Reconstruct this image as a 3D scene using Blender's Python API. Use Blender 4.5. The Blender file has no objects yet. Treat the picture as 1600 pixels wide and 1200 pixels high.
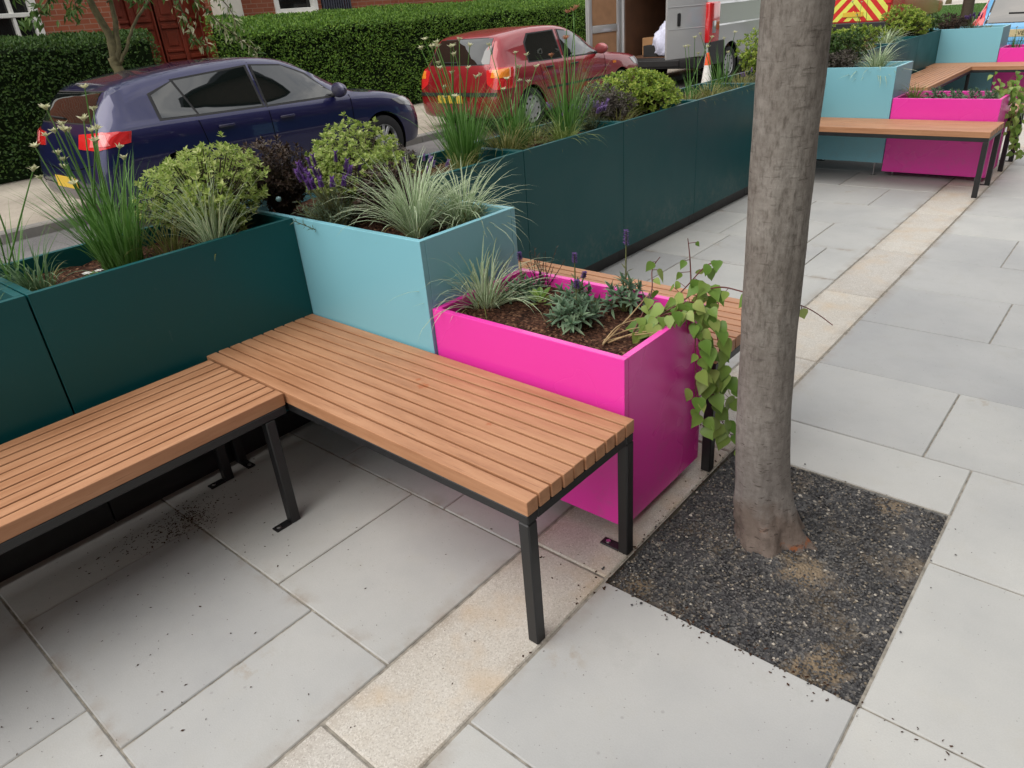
import bpy, bmesh, math, random
from math import sin, cos, pi, radians
from mathutils import Vector, Matrix, noise
from mathutils.bvhtree import BVHTree

scene = bpy.context.scene
COL = scene.collection
R = random.Random(7)
def V(*a): return Vector(a)

# ------------------------------------------------------------------ objects
def link(o, parent=None):
    COL.objects.link(o)
    if parent: o.parent = parent
    return o
def tag(o, label=None, cat=None, group=None, kind=None):
    if label: o['label'] = label
    if cat: o['category'] = cat
    if group: o['group'] = group
    if kind: o['kind'] = kind
    return o
def empty(name, loc, label, cat, group=None, rz=0):
    o = bpy.data.objects.new(name, None); link(o)
    o.empty_display_size = .05
    o.location = loc; o.rotation_euler = (0, 0, rz)
    return tag(o, label, cat, group)
def copy_tree(o, parent=None):
    c = o.copy(); link(c, parent)
    for ch in list(o.children): copy_tree(ch, c)
    return c

class MB:
    def __init__(s): s.v=[]; s.f=[]; s.m=[]; s.a=[]; s.xf=None
    def vert(s, p, a=0.0):
        p = Vector(p)
        if s.xf is not None: p = s.xf @ p
        s.v.append(p); s.a.append(a); return len(s.v)-1
    def face(s, idx, m=0): s.f.append(tuple(idx)); s.m.append(m)
    def quad(s, a, b, c, d, m=0):
        s.face([s.vert(a), s.vert(b), s.vert(c), s.vert(d)], m)
    def bm(s, b, m=0, mat=None):
        k = {}
        for v in b.verts: k[v] = s.vert(mat @ v.co if mat else v.co)
        for f in b.faces: s.face([k[v] for v in f.verts], m)
        b.free()
    def box(s, x0,x1,y0,y1,z0,z1, bev=0, m=0, seg=1):
        b = bmesh.new()
        bmesh.ops.create_cube(b, size=1)
        for v in b.verts:
            v.co = V(x0+(v.co.x+.5)*(x1-x0), y0+(v.co.y+.5)*(y1-y0), z0+(v.co.z+.5)*(z1-z0))
        if bev: bmesh.ops.bevel(b, geom=list(b.edges), offset=bev, segments=seg, affect='EDGES', profile=.5)
        s.bm(b, m)
    def tube(s, pts, rad, n=6, m=0, cap=True):
        pts=[Vector(p) for p in pts]
        if not hasattr(rad,'__len__'): rad=[rad]*len(pts)
        rings=[]; up=V(0,0,1)
        for i,p in enumerate(pts):
            t=(pts[min(i+1,len(pts)-1)]-pts[max(i-1,0)])
            if t.length<1e-9: t=V(0,0,1)
            t.normalize()
            a=t.cross(V(1,0,0) if abs(t.x)<.7 else V(0,1,0)).normalized(); b=t.cross(a)
            rings.append([s.vert(p+rad[i]*(cos(2*pi*k/n)*a+sin(2*pi*k/n)*b)) for k in range(n)])
        for i in range(len(rings)-1):
            for k in range(n):
                s.face([rings[i][k],rings[i][(k+1)%n],rings[i+1][(k+1)%n],rings[i+1][k]],m)
        if cap:
            s.face(rings[0][::-1],m); s.face(rings[-1],m)
    def lathe(s, prof, n=24, axis='z', m=0, cap=False, center=(0,0,0)):
        # prof: (r, h); axis z or x
        c=Vector(center); rings=[]
        for r,h in prof:
            ring=[]
            for k in range(n):
                t=2*pi*k/n
                p=V(r*cos(t),r*sin(t),h) if axis=='z' else V(h,r*cos(t),r*sin(t))
                ring.append(s.vert(c+p))
            rings.append(ring)
        for i in range(len(rings)-1):
            for k in range(n):
                s.face([rings[i][k],rings[i][(k+1)%n],rings[i+1][(k+1)%n],rings[i+1][k]],m)
        if cap: s.face(rings[0][::-1],m); s.face(rings[-1],m)
    def leaf(s, p, d, n, L, W, fold=.15, m=0, a=0.0):
        sd=d.cross(n)
        if sd.length<1e-6: sd=V(1,0,0)
        sd.normalize(); nn=sd.cross(d).normalized()
        mid=p+d*L*.45
        i0=s.vert(p,a); i1=s.vert(mid+sd*W*.5+nn*W*fold,a); i2=s.vert(p+d*L-nn*L*.08,a); i3=s.vert(mid-sd*W*.5+nn*W*fold,a)
        s.face([i0,i1,i2],m); s.face([i0,i2,i3],m)
    def leaf2(s, p, d, n, L, W, prof, fold=.12, curl=.15, m=0):
        sd=d.cross(n).normalized(); nn=sd.cross(d).normalized()
        rows=[]
        k=len(prof)
        for i,w in enumerate(prof):
            t=i/(k-1); c=p+d*L*t-nn*L*curl*t*t
            if w<.01: rows.append([s.vert(c,.0)])
            else: rows.append([s.vert(c-sd*W*.5*w+nn*W*fold*w,1.0), s.vert(c,0.0), s.vert(c+sd*W*.5*w+nn*W*fold*w,1.0)])
        for i in range(k-1):
            A,B=rows[i],rows[i+1]
            if len(A)==1 and len(B)==3: s.face([A[0],B[1],B[0]],m); s.face([A[0],B[2],B[1]],m)
            elif len(A)==3 and len(B)==1: s.face([A[0],A[1],B[0]],m); s.face([A[1],A[2],B[0]],m)
            elif len(A)==3: s.face([A[0],A[1],B[1],B[0]],m); s.face([A[1],A[2],B[2],B[1]],m)
    def blade(s, p, az, elev, L, W, droop, seg=6, m=0, roll=0, wav=0):
        p=Vector(p); e=elev; st=L/seg; rows=[]
        hd=V(cos(az),sin(az),0); sd=V(-sin(az),cos(az),0)
        if roll: sd=(sd*cos(roll)+V(0,0,1)*sin(roll))
        for i in range(seg+1):
            t=i/seg; w=W*(.55+.45*min(1,t*4))*(1-t**2.2)
            up=V(-cos(az)*sin(e),-sin(az)*sin(e),cos(e))
            if i==seg: rows.append([s.vert(p,.5)])
            else: rows.append([s.vert(p-sd*w*.5+up*w*.18,1.0),s.vert(p,0.0),s.vert(p+sd*w*.5+up*w*.18,1.0)])
            p=p+(hd*cos(e)+V(0,0,1)*sin(e))*st
            e-=droop*(st/L)*(.4+1.5*t); 
            if wav:
                az+=wav*(R.random()-.5); hd=V(cos(az),sin(az),0); sd=V(-sin(az),cos(az),0)
        for i in range(seg):
            A,B=rows[i],rows[i+1]
            if len(B)==1: s.face([A[0],A[1],B[0]],m); s.face([A[1],A[2],B[0]],m)
            else: s.face([A[0],A[1],B[1],B[0]],m); s.face([A[1],A[2],B[2],B[1]],m)
        return p
    def build(s, name, mats, parent=None, smooth=False, loc=None, weld=False):
        me=bpy.data.meshes.new(name)
        me.from_pydata([tuple(v) for v in s.v],[],s.f)
        if not isinstance(mats,(list,tuple)): mats=[mats]
        for m in mats: me.materials.append(m)
        if any(s.m): me.polygons.foreach_set('material_index', s.m)
        if any(s.a):
            at=me.attributes.new('var','FLOAT','POINT'); at.data.foreach_set('value', s.a)
        if smooth: me.polygons.foreach_set('use_smooth',[True]*len(me.polygons))
        me.update()
        if smooth=='auto':
            me.set_sharp_from_angle(angle=radians(35))
        o=bpy.data.objects.new(name, me); link(o,parent)
        if loc: o.location=loc
        return o

# ------------------------------------------------------------------ materials
class NT:
    def __init__(s, name):
        s.mat=bpy.data.materials.new(name); s.mat.use_nodes=True
        s.t=s.mat.node_tree; s.n=s.t.nodes
        s.b=s.n['Principled BSDF']; s.out=s.n['Material Output']
    def add(s, typ, **kw):
        n=s.n.new(typ)
        for k,v in kw.items(): setattr(n,k,v)
        return n
    def l(s,a,b): s.t.links.new(a,b)
    def coord(s, which='Object', scale=(1,1,1)):
        c=s.add('ShaderNodeTexCoord'); m=s.add('ShaderNodeMapping'); m.inputs['Scale'].default_value=scale
        s.l(c.outputs[which],m.inputs[0]); return m.outputs[0]
    def noise(s, vec, scale, detail=4, rough=.55):
        n=s.add('ShaderNodeTexNoise'); n.inputs['Scale'].default_value=scale; n.inputs['Detail'].default_value=detail; n.inputs['Roughness'].default_value=rough
        if vec is not None: s.l(vec,n.inputs['Vector'])
        return n.outputs['Fac']
    def vor(s, vec, scale, out='Distance', feat='F1'):
        n=s.add('ShaderNodeTexVoronoi', feature=feat); n.inputs['Scale'].default_value=scale
        s.l(vec,n.inputs['Vector']); return n.outputs[out]
    def ramp(s, fac, stops, interp='LINEAR'):
        n=s.add('ShaderNodeValToRGB'); r=n.color_ramp; r.interpolation=interp
        while len(r.elements)<len(stops): r.elements.new(.5)
        for e,(p,c) in zip(r.elements,stops):
            e.position=p; e.color=(*c,1) if len(c)==3 else c
        s.l(fac,n.inputs[0]); return n.outputs[0]
    def mix(s, fac, a, b, mode='MIX'):
        n=s.add('ShaderNodeMix', data_type='RGBA', blend_type=mode)
        for sock,val in ((n.inputs[0],fac),(n.inputs[6],a),(n.inputs[7],b)):
            if isinstance(val,bpy.types.NodeSocket): s.l(val,sock)
            elif isinstance(val,(int,float)): sock.default_value=val
            else: sock.default_value=(*val,1)
        return n.outputs[2]
    def math(s, op, a, b=0.5, c=None):
        n=s.add('ShaderNodeMath', operation=op)
        for i,val in enumerate((a,b,c)):
            if val is None: continue
            if isinstance(val,bpy.types.NodeSocket): s.l(val,n.inputs[i])
            else: n.inputs[i].default_value=val
        return n.outputs[0]
    def maprange(s, v, a,b,c=0,d=1):
        n=s.add('ShaderNodeMapRange'); s.l(v,n.inputs[0])
        for i,x in zip((1,2,3,4),(a,b,c,d)): n.inputs[i].default_value=x
        return n.outputs[0]
    def bump(s, h, strength=.3, dist=.01):
        n=s.add('ShaderNodeBump'); n.inputs['Strength'].default_value=strength; n.inputs['Distance'].default_value=dist
        s.l(h,n.inputs['Height']); s.l(n.outputs[0],s.b.inputs['Normal'])
    def island(s): return s.add('ShaderNodeNewGeometry').outputs['Random Per Island']
    def attr(s, name): return s.add('ShaderNodeAttribute', attribute_name=name).outputs['Fac']
    def set(s, **kw):
        for k,v in kw.items():
            i=s.b.inputs[k.replace('_',' ')]
            if isinstance(v,bpy.types.NodeSocket): s.l(v,i)
            elif hasattr(v,'__len__'): i.default_value=(*v,1)
            else: i.default_value=v
        return s

def simple(name, col, rough=.5, metal=0, var=.15, scale=8, spec=.5, coat=0, bump=0):
    t=NT(name); v=t.coord('Object')
    n=t.noise(v,scale,5)
    f=t.maprange(n,.3,.7)
    c=t.mix(f,[x*(1-var) for x in col],[min(1,x*(1+var)) for x in col])
    t.set(Base_Color=c, Roughness=t.maprange(n,.2,.8,max(.02,rough-.08),rough+.08), Metallic=metal, Specular_IOR_Level=spec, Coat_Weight=coat)
    if coat: t.b.inputs['Coat Roughness'].default_value=.03
    if bump: t.bump(t.noise(v,scale*12,3),bump,.004)
    return t.mat

def powder(name, col, rough=.33, spec=.5):
    t=NT(name); v=t.coord('Object')
    big=t.noise(v,2.3,3); dust=t.noise(v,38,6,.7)
    c=t.mix(t.maprange(dust,.62,.82,0,.22), col, [x*.7+.12 for x in col])
    zz=t.add('ShaderNodeSeparateXYZ'); t.l(v,zz.inputs[0])
    spl=t.math('MULTIPLY',t.maprange(zz.outputs[2],.34,.10),t.maprange(t.noise(v,16,6,.75),.50,.72,0,.26))
    c=t.mix(spl,c,(.26,.23,.19))
    scr=t.noise(t.coord('Object',(5,5,.9)),13,5,.7); c=t.mix(t.maprange(scr,.70,.78,0,.25),c,[min(1,x*.6+.2) for x in col])
    t.set(Base_Color=c, Roughness=t.maprange(big,.3,.7,rough-.06,rough+.08), Specular_IOR_Level=spec)
    t.bump(t.noise(v,420,2),.06,.001)
    return t.mat

def leafmat(name, stops, trans=.25, edge=None, rough=.45, vein=None):
    t=NT(name)
    isl=t.island(); v=t.coord('Object')
    f=t.math('ADD', t.math('MULTIPLY',isl,.75), t.math('MULTIPLY',t.noise(v,7,3),.35))
    c=t.ramp(f,stops)
    if edge:
        a=t.attr('var'); c=t.mix(t.maprange(a,edge[1],edge[2]), c, edge[0])
    t.set(Base_Color=c, Roughness=rough, Specular_IOR_Level=.35)
    if trans:
        tr=t.add('ShaderNodeBsdfTranslucent'); t.l(c,tr.inputs[0])
        mx=t.add('ShaderNodeMixShader'); mx.inputs[0].default_value=trans
        t.l(t.b.outputs[0],mx.inputs[1]); t.l(tr.outputs[0],mx.inputs[2]); t.l(mx.outputs[0],t.out.inputs[0])
    return t.mat

MT={}
MT['teal']=powder('teal_powder_coat',(.0035,.082,.088),.40,.32)
MT['blue']=powder('pale_blue_powder_coat',(.20,.48,.57),.36)
MT['pink']=powder('pink_powder_coat',(.82,.045,.41),.27)
MT['blackmetal']=simple('black_frame_metal',(.012,.012,.013),.42,0,.2,30,bump=.05)
MT['steel']=simple('zinc_steel',(.5,.5,.5),.3,1)

def wood(name='oiled_hardwood',stains=()):
    t=NT(name); isl=t.island()
    c=t.add('ShaderNodeTexCoord'); 
    off=t.add('ShaderNodeVectorMath',operation='MULTIPLY_ADD')
    comb=t.add('ShaderNodeCombineXYZ'); t.l(isl,comb.inputs[0]); t.l(isl,comb.inputs[1]); t.l(isl,comb.inputs[2])
    t.l(comb.outputs[0],off.inputs[0]); off.inputs[1].default_value=(37,53,71); t.l(c.outputs['Object'],off.inputs[2])
    m=t.add('ShaderNodeMapping'); m.inputs['Scale'].default_value=(2.2,20,20); t.l(off.outputs[0],m.inputs[0])
    m2=t.add('ShaderNodeMapping'); m2.inputs['Scale'].default_value=(7,190,190); t.l(off.outputs[0],m2.inputs[0])
    g=t.noise(m.outputs[0],1.6,6,.6); fine=t.noise(m2.outputs[0],1.3,3,.6)
    base=t.ramp(g,[(.2,(.33,.165,.085)),(.42,(.425,.228,.125)),(.6,(.49,.278,.16)),(.85,(.54,.335,.205))])
    tint=t.ramp(isl,[(0,(.74,.66,.62)),(.25,(1.0,.99,.98)),(.5,(.98,.86,.76)),(.75,(.86,.82,.83)),(1,(1.18,1.16,1.12))])
    base=t.mix(1.0,base,tint,'MULTIPLY')
    pores=t.maprange(fine,.60,.72,0,.55)
    base=t.mix(pores,base,(.16,.06,.025))
    st=t.noise(c.outputs['Object'],5.5,3)
    base=t.mix(t.maprange(st,.72,.78,0,.22),base,(.34,.12,.05))
    for px,py,pr in stains:
        d=t.add('ShaderNodeVectorMath',operation='DISTANCE'); t.l(c.outputs['Object'],d.inputs[0]); d.inputs[1].default_value=(px,py,.45)
        dd=t.math('ADD',d.outputs['Value'],t.math('MULTIPLY',t.math('SUBTRACT',t.noise(c.outputs['Object'],55,3),.5),.035))
        base=t.mix(t.maprange(dd,pr,pr*.6,0,.75),base,(.37,.12,.045))
    t.set(Base_Color=base, Roughness=t.maprange(g,.3,.7,.42,.6), Specular_IOR_Level=.35)
    t.bump(fine,.12,.002)
    return t.mat
MT['wood']=wood()
MT['wood_stained']=wood('stained_hardwood',((.845,-.182,.020),(.80,-.163,.009),(1.165,-.235,.011)))

def stone(name, lo, hi, warm, speck=None):
    t=NT(name); v=t.coord('Object'); isl=t.island()
    big=t.noise(v,1.7,5,.6); med=t.noise(v,9,6,.65); fine=t.noise(v,260,3,.6)
    c=t.mix(t.maprange(big,.34,.66),lo,hi)
    wet=t.noise(v,3.4,6,.7); c=t.mix(t.maprange(wet,.56,.70,0,.22),c,(.27,.275,.27))
    c=t.mix(t.maprange(med,.55,.8,0,.35),c,warm)
    tint=t.ramp(isl,[(0,(.84,.845,.86)),(.3,(.96,.96,.955)),(.7,(1,1,.985)),(1,(1.09,1.085,1.06))])
    c=t.mix(1.0,c,tint,'MULTIPLY')
    c=t.mix(t.maprange(fine,.35,.65,.0,.10),c,(.2,.2,.19))
    st=t.vor(v,2.1); st2=t.noise(v,22,4,.7)
    blot=t.math('MULTIPLY',t.maprange(st,.16,.05),t.maprange(st2,.5,.62))
    c=t.mix(t.math('MULTIPLY',blot,.5),c,(.30,.22,.13))
    sp=t.vor(v,46); c=t.mix(t.maprange(sp,.085,.045,0,.6),c,(.12,.11,.10))
    sp3=t.vor(v,13); c=t.mix(t.maprange(sp3,.07,.03,0,.3),c,(.14,.13,.115))
    ed=None
    sp_=t.add('ShaderNodeSeparateXYZ'); t.l(v,sp_.inputs[0])
    dn=t.noise(v,7,5,.65)
    for lx in (1.182,1.452):
        d=t.math('ABSOLUTE',t.math('SUBTRACT',sp_.outputs[0],lx))
        k=t.math('MULTIPLY',t.maprange(d,.055,.004),t.maprange(dn,.40,.62)); ed=k if ed is None else t.math('MAXIMUM',ed,k)
    fr=t.math('ABSOLUTE',t.math('SUBTRACT',t.math('FRACT',t.math('ADD',t.math('DIVIDE',t.math('ADD',sp_.outputs[1],10.9),.535),.5)),.5))
    k=t.math('MULTIPLY',t.math('MULTIPLY',t.maprange(fr,.09,.006),t.maprange(dn,.50,.66)),t.maprange(sp_.outputs[0],1.2,1.15)); ed=t.math('MAXIMUM',ed,k)
    c=t.mix(t.math('MULTIPLY',ed,.55),c,(.25,.185,.125))
    hz=t.noise(v,.9,3); c=t.mix(t.maprange(hz,.38,.62,.16,0),c,(.30,.30,.30))
    if speck:
        s1=t.vor(v,330,'Color'); gr=t.add('ShaderNodeSeparateColor'); t.l(s1,gr.inputs[0])
        c=t.mix(t.maprange(gr.outputs[0],.72,.8,0,.34),c,speck[0])
        c=t.mix(t.maprange(gr.outputs[1],.75,.85,0,.4),c,speck[1])
        c=t.mix(t.maprange(t.noise(v,6,4),.5,.7,0,.5),c,speck[2])
    t.set(Base_Color=c, Roughness=t.maprange(med,.3,.7,.62,.85), Specular_IOR_Level=.3)
    t.bump(t.math('ADD',t.math('MULTIPLY',fine,.4),med),.22,.004)
    return t.mat
MT['slab']=stone('sawn_stone_slab',(.40,.405,.405),(.50,.502,.488),(.45,.43,.38))
MT['strip']=stone('old_granite_kerb',(.50,.465,.415),(.60,.57,.52),(.52,.43,.32),((.25,.22,.19),(.70,.68,.64),(.52,.40,.27)))
MT['mortar']=simple('sandy_joint',(.27,.25,.215),.95,0,.4,40,.1)
def tarmac(name,c0,c1,bs=.3):
    t=NT(name); v=t.coord('Object')
    g=t.vor(v,130,'Color'); sc=t.add('ShaderNodeSeparateColor'); t.l(g,sc.inputs[0])
    c=t.mix(sc.outputs[0],c0,c1)
    c=t.mix(t.maprange(t.noise(v,1.3,6,.6),.4,.7,0,.45),c,[x*1.6 for x in c1])
    t.set(Base_Color=c,Roughness=.9,Specular_IOR_Level=.25); t.bump(t.vor(v,130),bs,.004); return t.mat
MT['road']=tarmac('worn_tarmac',(.10,.10,.105),(.17,.165,.16))
MT['farpave']=tarmac('beige_pavement',(.30,.265,.215),(.38,.34,.285),.15)
MT['kerb']=stone('kerb_granite',(.20,.19,.18),(.30,.285,.26),(.2,.17,.13))
MT['grass']=leafmat('lawn_grass',[(0,(.03,.085,.012)),(.5,(.055,.14,.02)),(1,(.09,.19,.035))],.2)
def soil():
    t=NT('dark_compost'); v=t.coord('Object')
    g=t.vor(v,120,'Color'); sc=t.add('ShaderNodeSeparateColor'); t.l(g,sc.inputs[0])
    c=t.ramp(sc.outputs[0],[(0,(.020,.009,.006)),(.45,(.055,.024,.015)),(.85,(.11,.05,.03)),(1,(.22,.12,.07))])
    t.set(Base_Color=c,Roughness=.95,Specular_IOR_Level=.15); t.bump(t.math('ADD',t.vor(v,90),t.noise(v,60,5)),.9,.012); return t.mat
MT['soil']=soil()
MT['crumb']=simple('bark_crumb',(.05,.025,.015),.95,0,.5,90,.1)
def gravel():
    t=NT('resin_bound_gravel'); v=t.coord('Object')
    g=t.vor(v,125,'Color'); sc=t.add('ShaderNodeSeparateColor'); t.l(g,sc.inputs[0])
    c=t.ramp(sc.outputs[0],[(0,(.026,.026,.029)),(.55,(.065,.064,.066)),(.9,(.13,.125,.12)),(.97,(.24,.21,.17)),(1,(.5,.46,.4))])
    du=t.noise(v,4.2,5,.65)
    sp=t.add('ShaderNodeSeparateXYZ'); t.l(v,sp.inputs[0])
    c=t.mix(t.maprange(du,.53,.70,0,.7),c,(.19,.145,.095))
    for px,py,pr in ((2.03,-.09,.07),(2.0,-.145,.06),(1.88,.175,.085),(1.98,.62,.06),(1.53,-.12,.05)):
        d=t.add('ShaderNodeVectorMath',operation='DISTANCE'); t.l(v,d.inputs[0]); d.inputs[1].default_value=(px,py,0)
        dd=t.math('ADD',d.outputs['Value'],t.math('MULTIPLY',t.math('SUBTRACT',t.noise(v,22,5,.7),.5),.16))
        c=t.mix(t.maprange(dd,pr,pr*.35,0,.85),c,(.24,.18,.115))
    t.set(Base_Color=c,Roughness=.75,Specular_IOR_Level=.4); t.bump(t.vor(v,125),1.0,.006); return t.mat
MT['gravel']=gravel()
def gravelstone():
    t=NT('gravel_stones'); i=t.island()
    t.set(Base_Color=t.ramp(i,[(0,(.026,.026,.029)),(.5,(.07,.07,.073)),(.85,(.145,.138,.13)),(.97,(.20,.165,.12)),(.996,(.45,.41,.35))]),Roughness=.7,Specular_IOR_Level=.4); return t.mat
MT['stones']=gravelstone()
def bark():
    t=NT('smooth_grey_bark'); v=t.coord('Object'); 
    m=t.coord('Object',(1,1,.30)); h=t.coord('Object',(1.3,1.3,8)); 
    big=t.noise(v,5,5,.6); fis=t.noise(m,105,6,.7); hor=t.noise(h,14,5,.65); fine=t.noise(v,140,4,.6)
    c=t.ramp(big,[(.3,(.155,.138,.120)),(.5,(.215,.195,.172)),(.7,(.28,.262,.236))])
    c=t.mix(t.maprange(fis,.48,.68,0,.6),c,(.05,.04,.031))
    z=t.add('ShaderNodeSeparateXYZ'); t.l(v,z.inputs[0])
    c=t.mix(t.maprange(hor,.64,.70,0,.6),c,(.04,.03,.024))
    h2=t.noise(t.coord('Object',(1,1,7)),17,4,.6); c=t.mix(t.maprange(h2,.60,.68,0,.4),c,(.045,.036,.028))
    # smoother, paler lower bole, and rusty scraped patches right at the root flare
    low=t.maprange(z.outputs[2],.75,.15); c=t.mix(t.math('MULTIPLY',low,.55),c,(.27,.245,.235))
    root=t.maprange(t.math('ADD',z.outputs[2],t.math('MULTIPLY',t.math('SUBTRACT',t.noise(v,8,4),.5),.30)),.15,.09)
    c=t.mix(t.math('MULTIPLY',root,.62),c,(.155,.105,.08))
    rust=t.math('MULTIPLY',t.maprange(z.outputs[2],.10,.06),t.maprange(t.noise(v,17,4),.62,.69))
    c=t.mix(t.math('MULTIPLY',rust,.85),c,(.30,.09,.025))
    mk=t.noise(t.coord('Object',(1.6,1.6,6.5)),24,3,.55); c=t.mix(t.math('MULTIPLY',t.maprange(mk,.62,.68,0,.75),t.maprange(z.outputs[2],.9,.3)),c,(.05,.036,.03))
    gr=t.noise(v,60,5,.7); c=t.mix(t.maprange(gr,.35,.65,0,.35),c,(.06,.045,.036))
    t.set(Base_Color=c,Roughness=.85,Specular_IOR_Level=.25)
    t.bump(t.math('ADD',t.math('ADD',t.math('MULTIPLY',fis,-.8),t.math('MULTIPLY',t.maprange(hor,.6,.7),-.35)),t.math('MULTIPLY',fine,.6)),.5,.004)
    return t.mat
MT['bark']=bark()
MT['stem']=simple('green_brown_stem',(.10,.11,.035),.7,0,.35,20)
MT['straw']=simple('dry_vine_stem',(.36,.25,.12),.7,0,.3,30)
MT['twig']=simple('brown_twig',(.06,.045,.03),.8,0,.3,30)
MT['redstem']=simple('red_vine_stem',(.12,.03,.025),.6,0,.3,30)
MT['greybranch']=simple('olive_branch_bark',(.12,.105,.05),.8,0,.4,14,bump=.3)
MT['l_shrub']=leafmat('pale_green_shrub_leaf',[(0,(.10,.17,.025)),(.35,(.24,.34,.065)),(.7,(.40,.49,.14)),(1,(.58,.62,.28))],.35)
MT['l_shrub2']=leafmat('bright_green_shrub_leaf',[(0,(.08,.15,.016)),(.4,(.20,.31,.04)),(.8,(.36,.45,.075)),(1,(.50,.52,.15))],.35)
MT['l_deep']=leafmat('deep_green_shrub_leaf',[(0,(.02,.05,.012)),(.5,(.045,.10,.02)),(1,(.11,.18,.045))],.25)
MT['l_dark']=leafmat('purple_brown_leaf',[(0,(.018,.012,.010)),(.5,(.045,.026,.020)),(.85,(.085,.055,.035)),(1,(.12,.11,.05))],.15)
MT['l_greypurple']=leafmat('grey_purple_leaf',[(0,(.04,.03,.03)),(.5,(.09,.075,.065)),(1,(.17,.16,.12))],.15)
MT['l_chive']=leafmat('fresh_green_blade',[(0,(.045,.13,.022)),(.5,(.10,.24,.045)),(1,(.20,.36,.12))],.3)
MT['l_blue']=leafmat('blue_green_blade',[(0,(.06,.13,.055)),(.6,(.12,.21,.10)),(1,(.20,.30,.17))],.3)
MT['l_straw']=leafmat('olive_straw_blade',[(0,(.09,.12,.025)),(.5,(.19,.21,.06)),(1,(.34,.30,.12))],.3)
MT['l_varieg']=leafmat('cream_edged_blade',[(0,(.08,.18,.05)),(.6,(.14,.27,.08)),(1,(.22,.36,.14))],.25,((.74,.80,.60),.35,.7))
MT['l_varieg2']=leafmat('green_gold_blade',[(0,(.07,.13,.02)),(.6,(.13,.22,.035)),(1,(.22,.30,.07))],.25,((.40,.43,.18),.6,.9))
MT['l_eryn']=leafmat('grey_green_leaf',[(0,(.055,.11,.06)),(.55,(.115,.20,.12)),(1,(.22,.31,.18))],.2,((.20,.27,.19),.75,1.1))
MT['l_lav']=leafmat('lavender_leaf',[(0,(.06,.095,.05)),(.6,(.13,.18,.11)),(1,(.22,.28,.19))],.2)
MT['l_vine']=leafmat('heart_vine_leaf',[(0,(.07,.15,.025)),(.35,(.14,.26,.045)),(.75,(.27,.38,.09)),(1,(.42,.48,.16))],.3,((.22,.30,.09),.8,1.2),rough=.35)
MT['l_hedge']=leafmat('hedge_leaf',[(0,(.045,.105,.014)),(.5,(.10,.21,.026)),(.85,(.18,.32,.042)),(1,(.27,.38,.075))],.2)
MT['l_hedge2']=leafmat('dark_hedge_leaf',[(0,(.018,.05,.01)),(.5,(.042,.10,.018)),(1,(.09,.16,.03))],.2)
MT['l_tree']=leafmat('tree_leaf',[(0,(.035,.085,.015)),(.5,(.07,.15,.03)),(1,(.15,.24,.06))],.3)
MT['l_cream']=leafmat('pale_young_leaf',[(0,(.25,.30,.13)),(.5,(.45,.47,.28)),(1,(.68,.66,.50))],.3)
MT['f_purple']=leafmat('deep_purple_petal',[(0,(.06,.02,.13)),(.5,(.12,.045,.24)),(1,(.22,.11,.36))],.2)
MT['f_lilac']=leafmat('lilac_petal',[(0,(.16,.09,.28)),(.5,(.27,.17,.42)),(1,(.42,.32,.55))],.25)
MT['f_cream']=leafmat('cream_bud',[(0,(.42,.45,.24)),(.5,(.58,.58,.36)),(1,(.72,.70,.52))],.25)
MT['f_white']=leafmat('white_petal',[(0,(.7,.7,.68)),(1,(.85,.85,.82))],.2)
MT['f_coral']=leafmat('coral_bud',[(0,(.35,.12,.07)),(1,(.55,.28,.16))],.2)
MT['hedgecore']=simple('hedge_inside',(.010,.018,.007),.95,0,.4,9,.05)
MT['tyre']=simple('tyre_rubber',(.018,.018,.019),.75,0,.3,20,.3,bump=.2)
MT['alloy']=simple('silver_alloy',(.55,.55,.56),.3,.8,.06,10)
MT['hub']=simple('silver_hubcap',(.42,.42,.43),.42,.4,.08,10)
MT['dark']=simple('black_plastic',(.014,.014,.015),.55,0,.2,20)
MT['gap']=simple('dark_gap',(.004,.004,.004),.9,0,.1,5,.1)
MT['bootgap']=MT['gap']
def paint(name,col,met=.25):
    t=NT(name); v=t.coord('Object'); n=t.noise(v,700,2); d=t.noise(v,3,5)
    c=t.mix(t.maprange(n,.45,.75,0,.35),col,[min(1,x*1.5) for x in col])
    z=t.add('ShaderNodeSeparateXYZ'); t.l(v,z.inputs[0])
    dirt=t.math('MULTIPLY',t.maprange(z.outputs[2],.55,.2,0,.5),t.maprange(d,.35,.7))
    c=t.mix(dirt,c,(.10,.09,.075))
    t.set(Base_Color=c,Metallic=met,Roughness=t.math('ADD',.34,t.math('MULTIPLY',dirt,.4)),Coat_Weight=1.0,Coat_Roughness=.04)
    return t.mat
MT['navy']=paint('navy_car_paint',(.005,.006,.060),.38)
MT['red']=paint('red_car_paint',(.25,.005,.012),.25)
MT['sky']=paint('light_blue_car_paint',(.07,.30,.55),.2)
MT['silver']=paint('silver_van_paint',(.50,.51,.51),.35)
MT['firered']=paint('red_vehicle_paint',(.5,.01,.012),.05)
t=NT('car_glass'); t.set(Base_Color=(.006,.009,.008),Roughness=.02,Specular_IOR_Level=.7,Coat_Weight=1.0); t.b.inputs['Coat Roughness'].default_value=.01; MT['glass']=t.mat
t=NT('house_glass'); t.set(Base_Color=(.008,.009,.009),Roughness=.05,Specular_IOR_Level=.5); MT['hglass']=t.mat
def lamp(name,col):
    t=NT(name); v=t.coord('Object',(1,1,1)); w=t.add('ShaderNodeTexWave'); w.inputs['Scale'].default_value=30; t.l(v,w.inputs[0])
    t.set(Base_Color=t.mix(t.maprange(w.outputs['Fac'],.3,.7,0,.4),col,[min(1,x*1.5+.02) for x in col]),Roughness=.12,Coat_Weight=1.0); return t.mat
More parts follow.
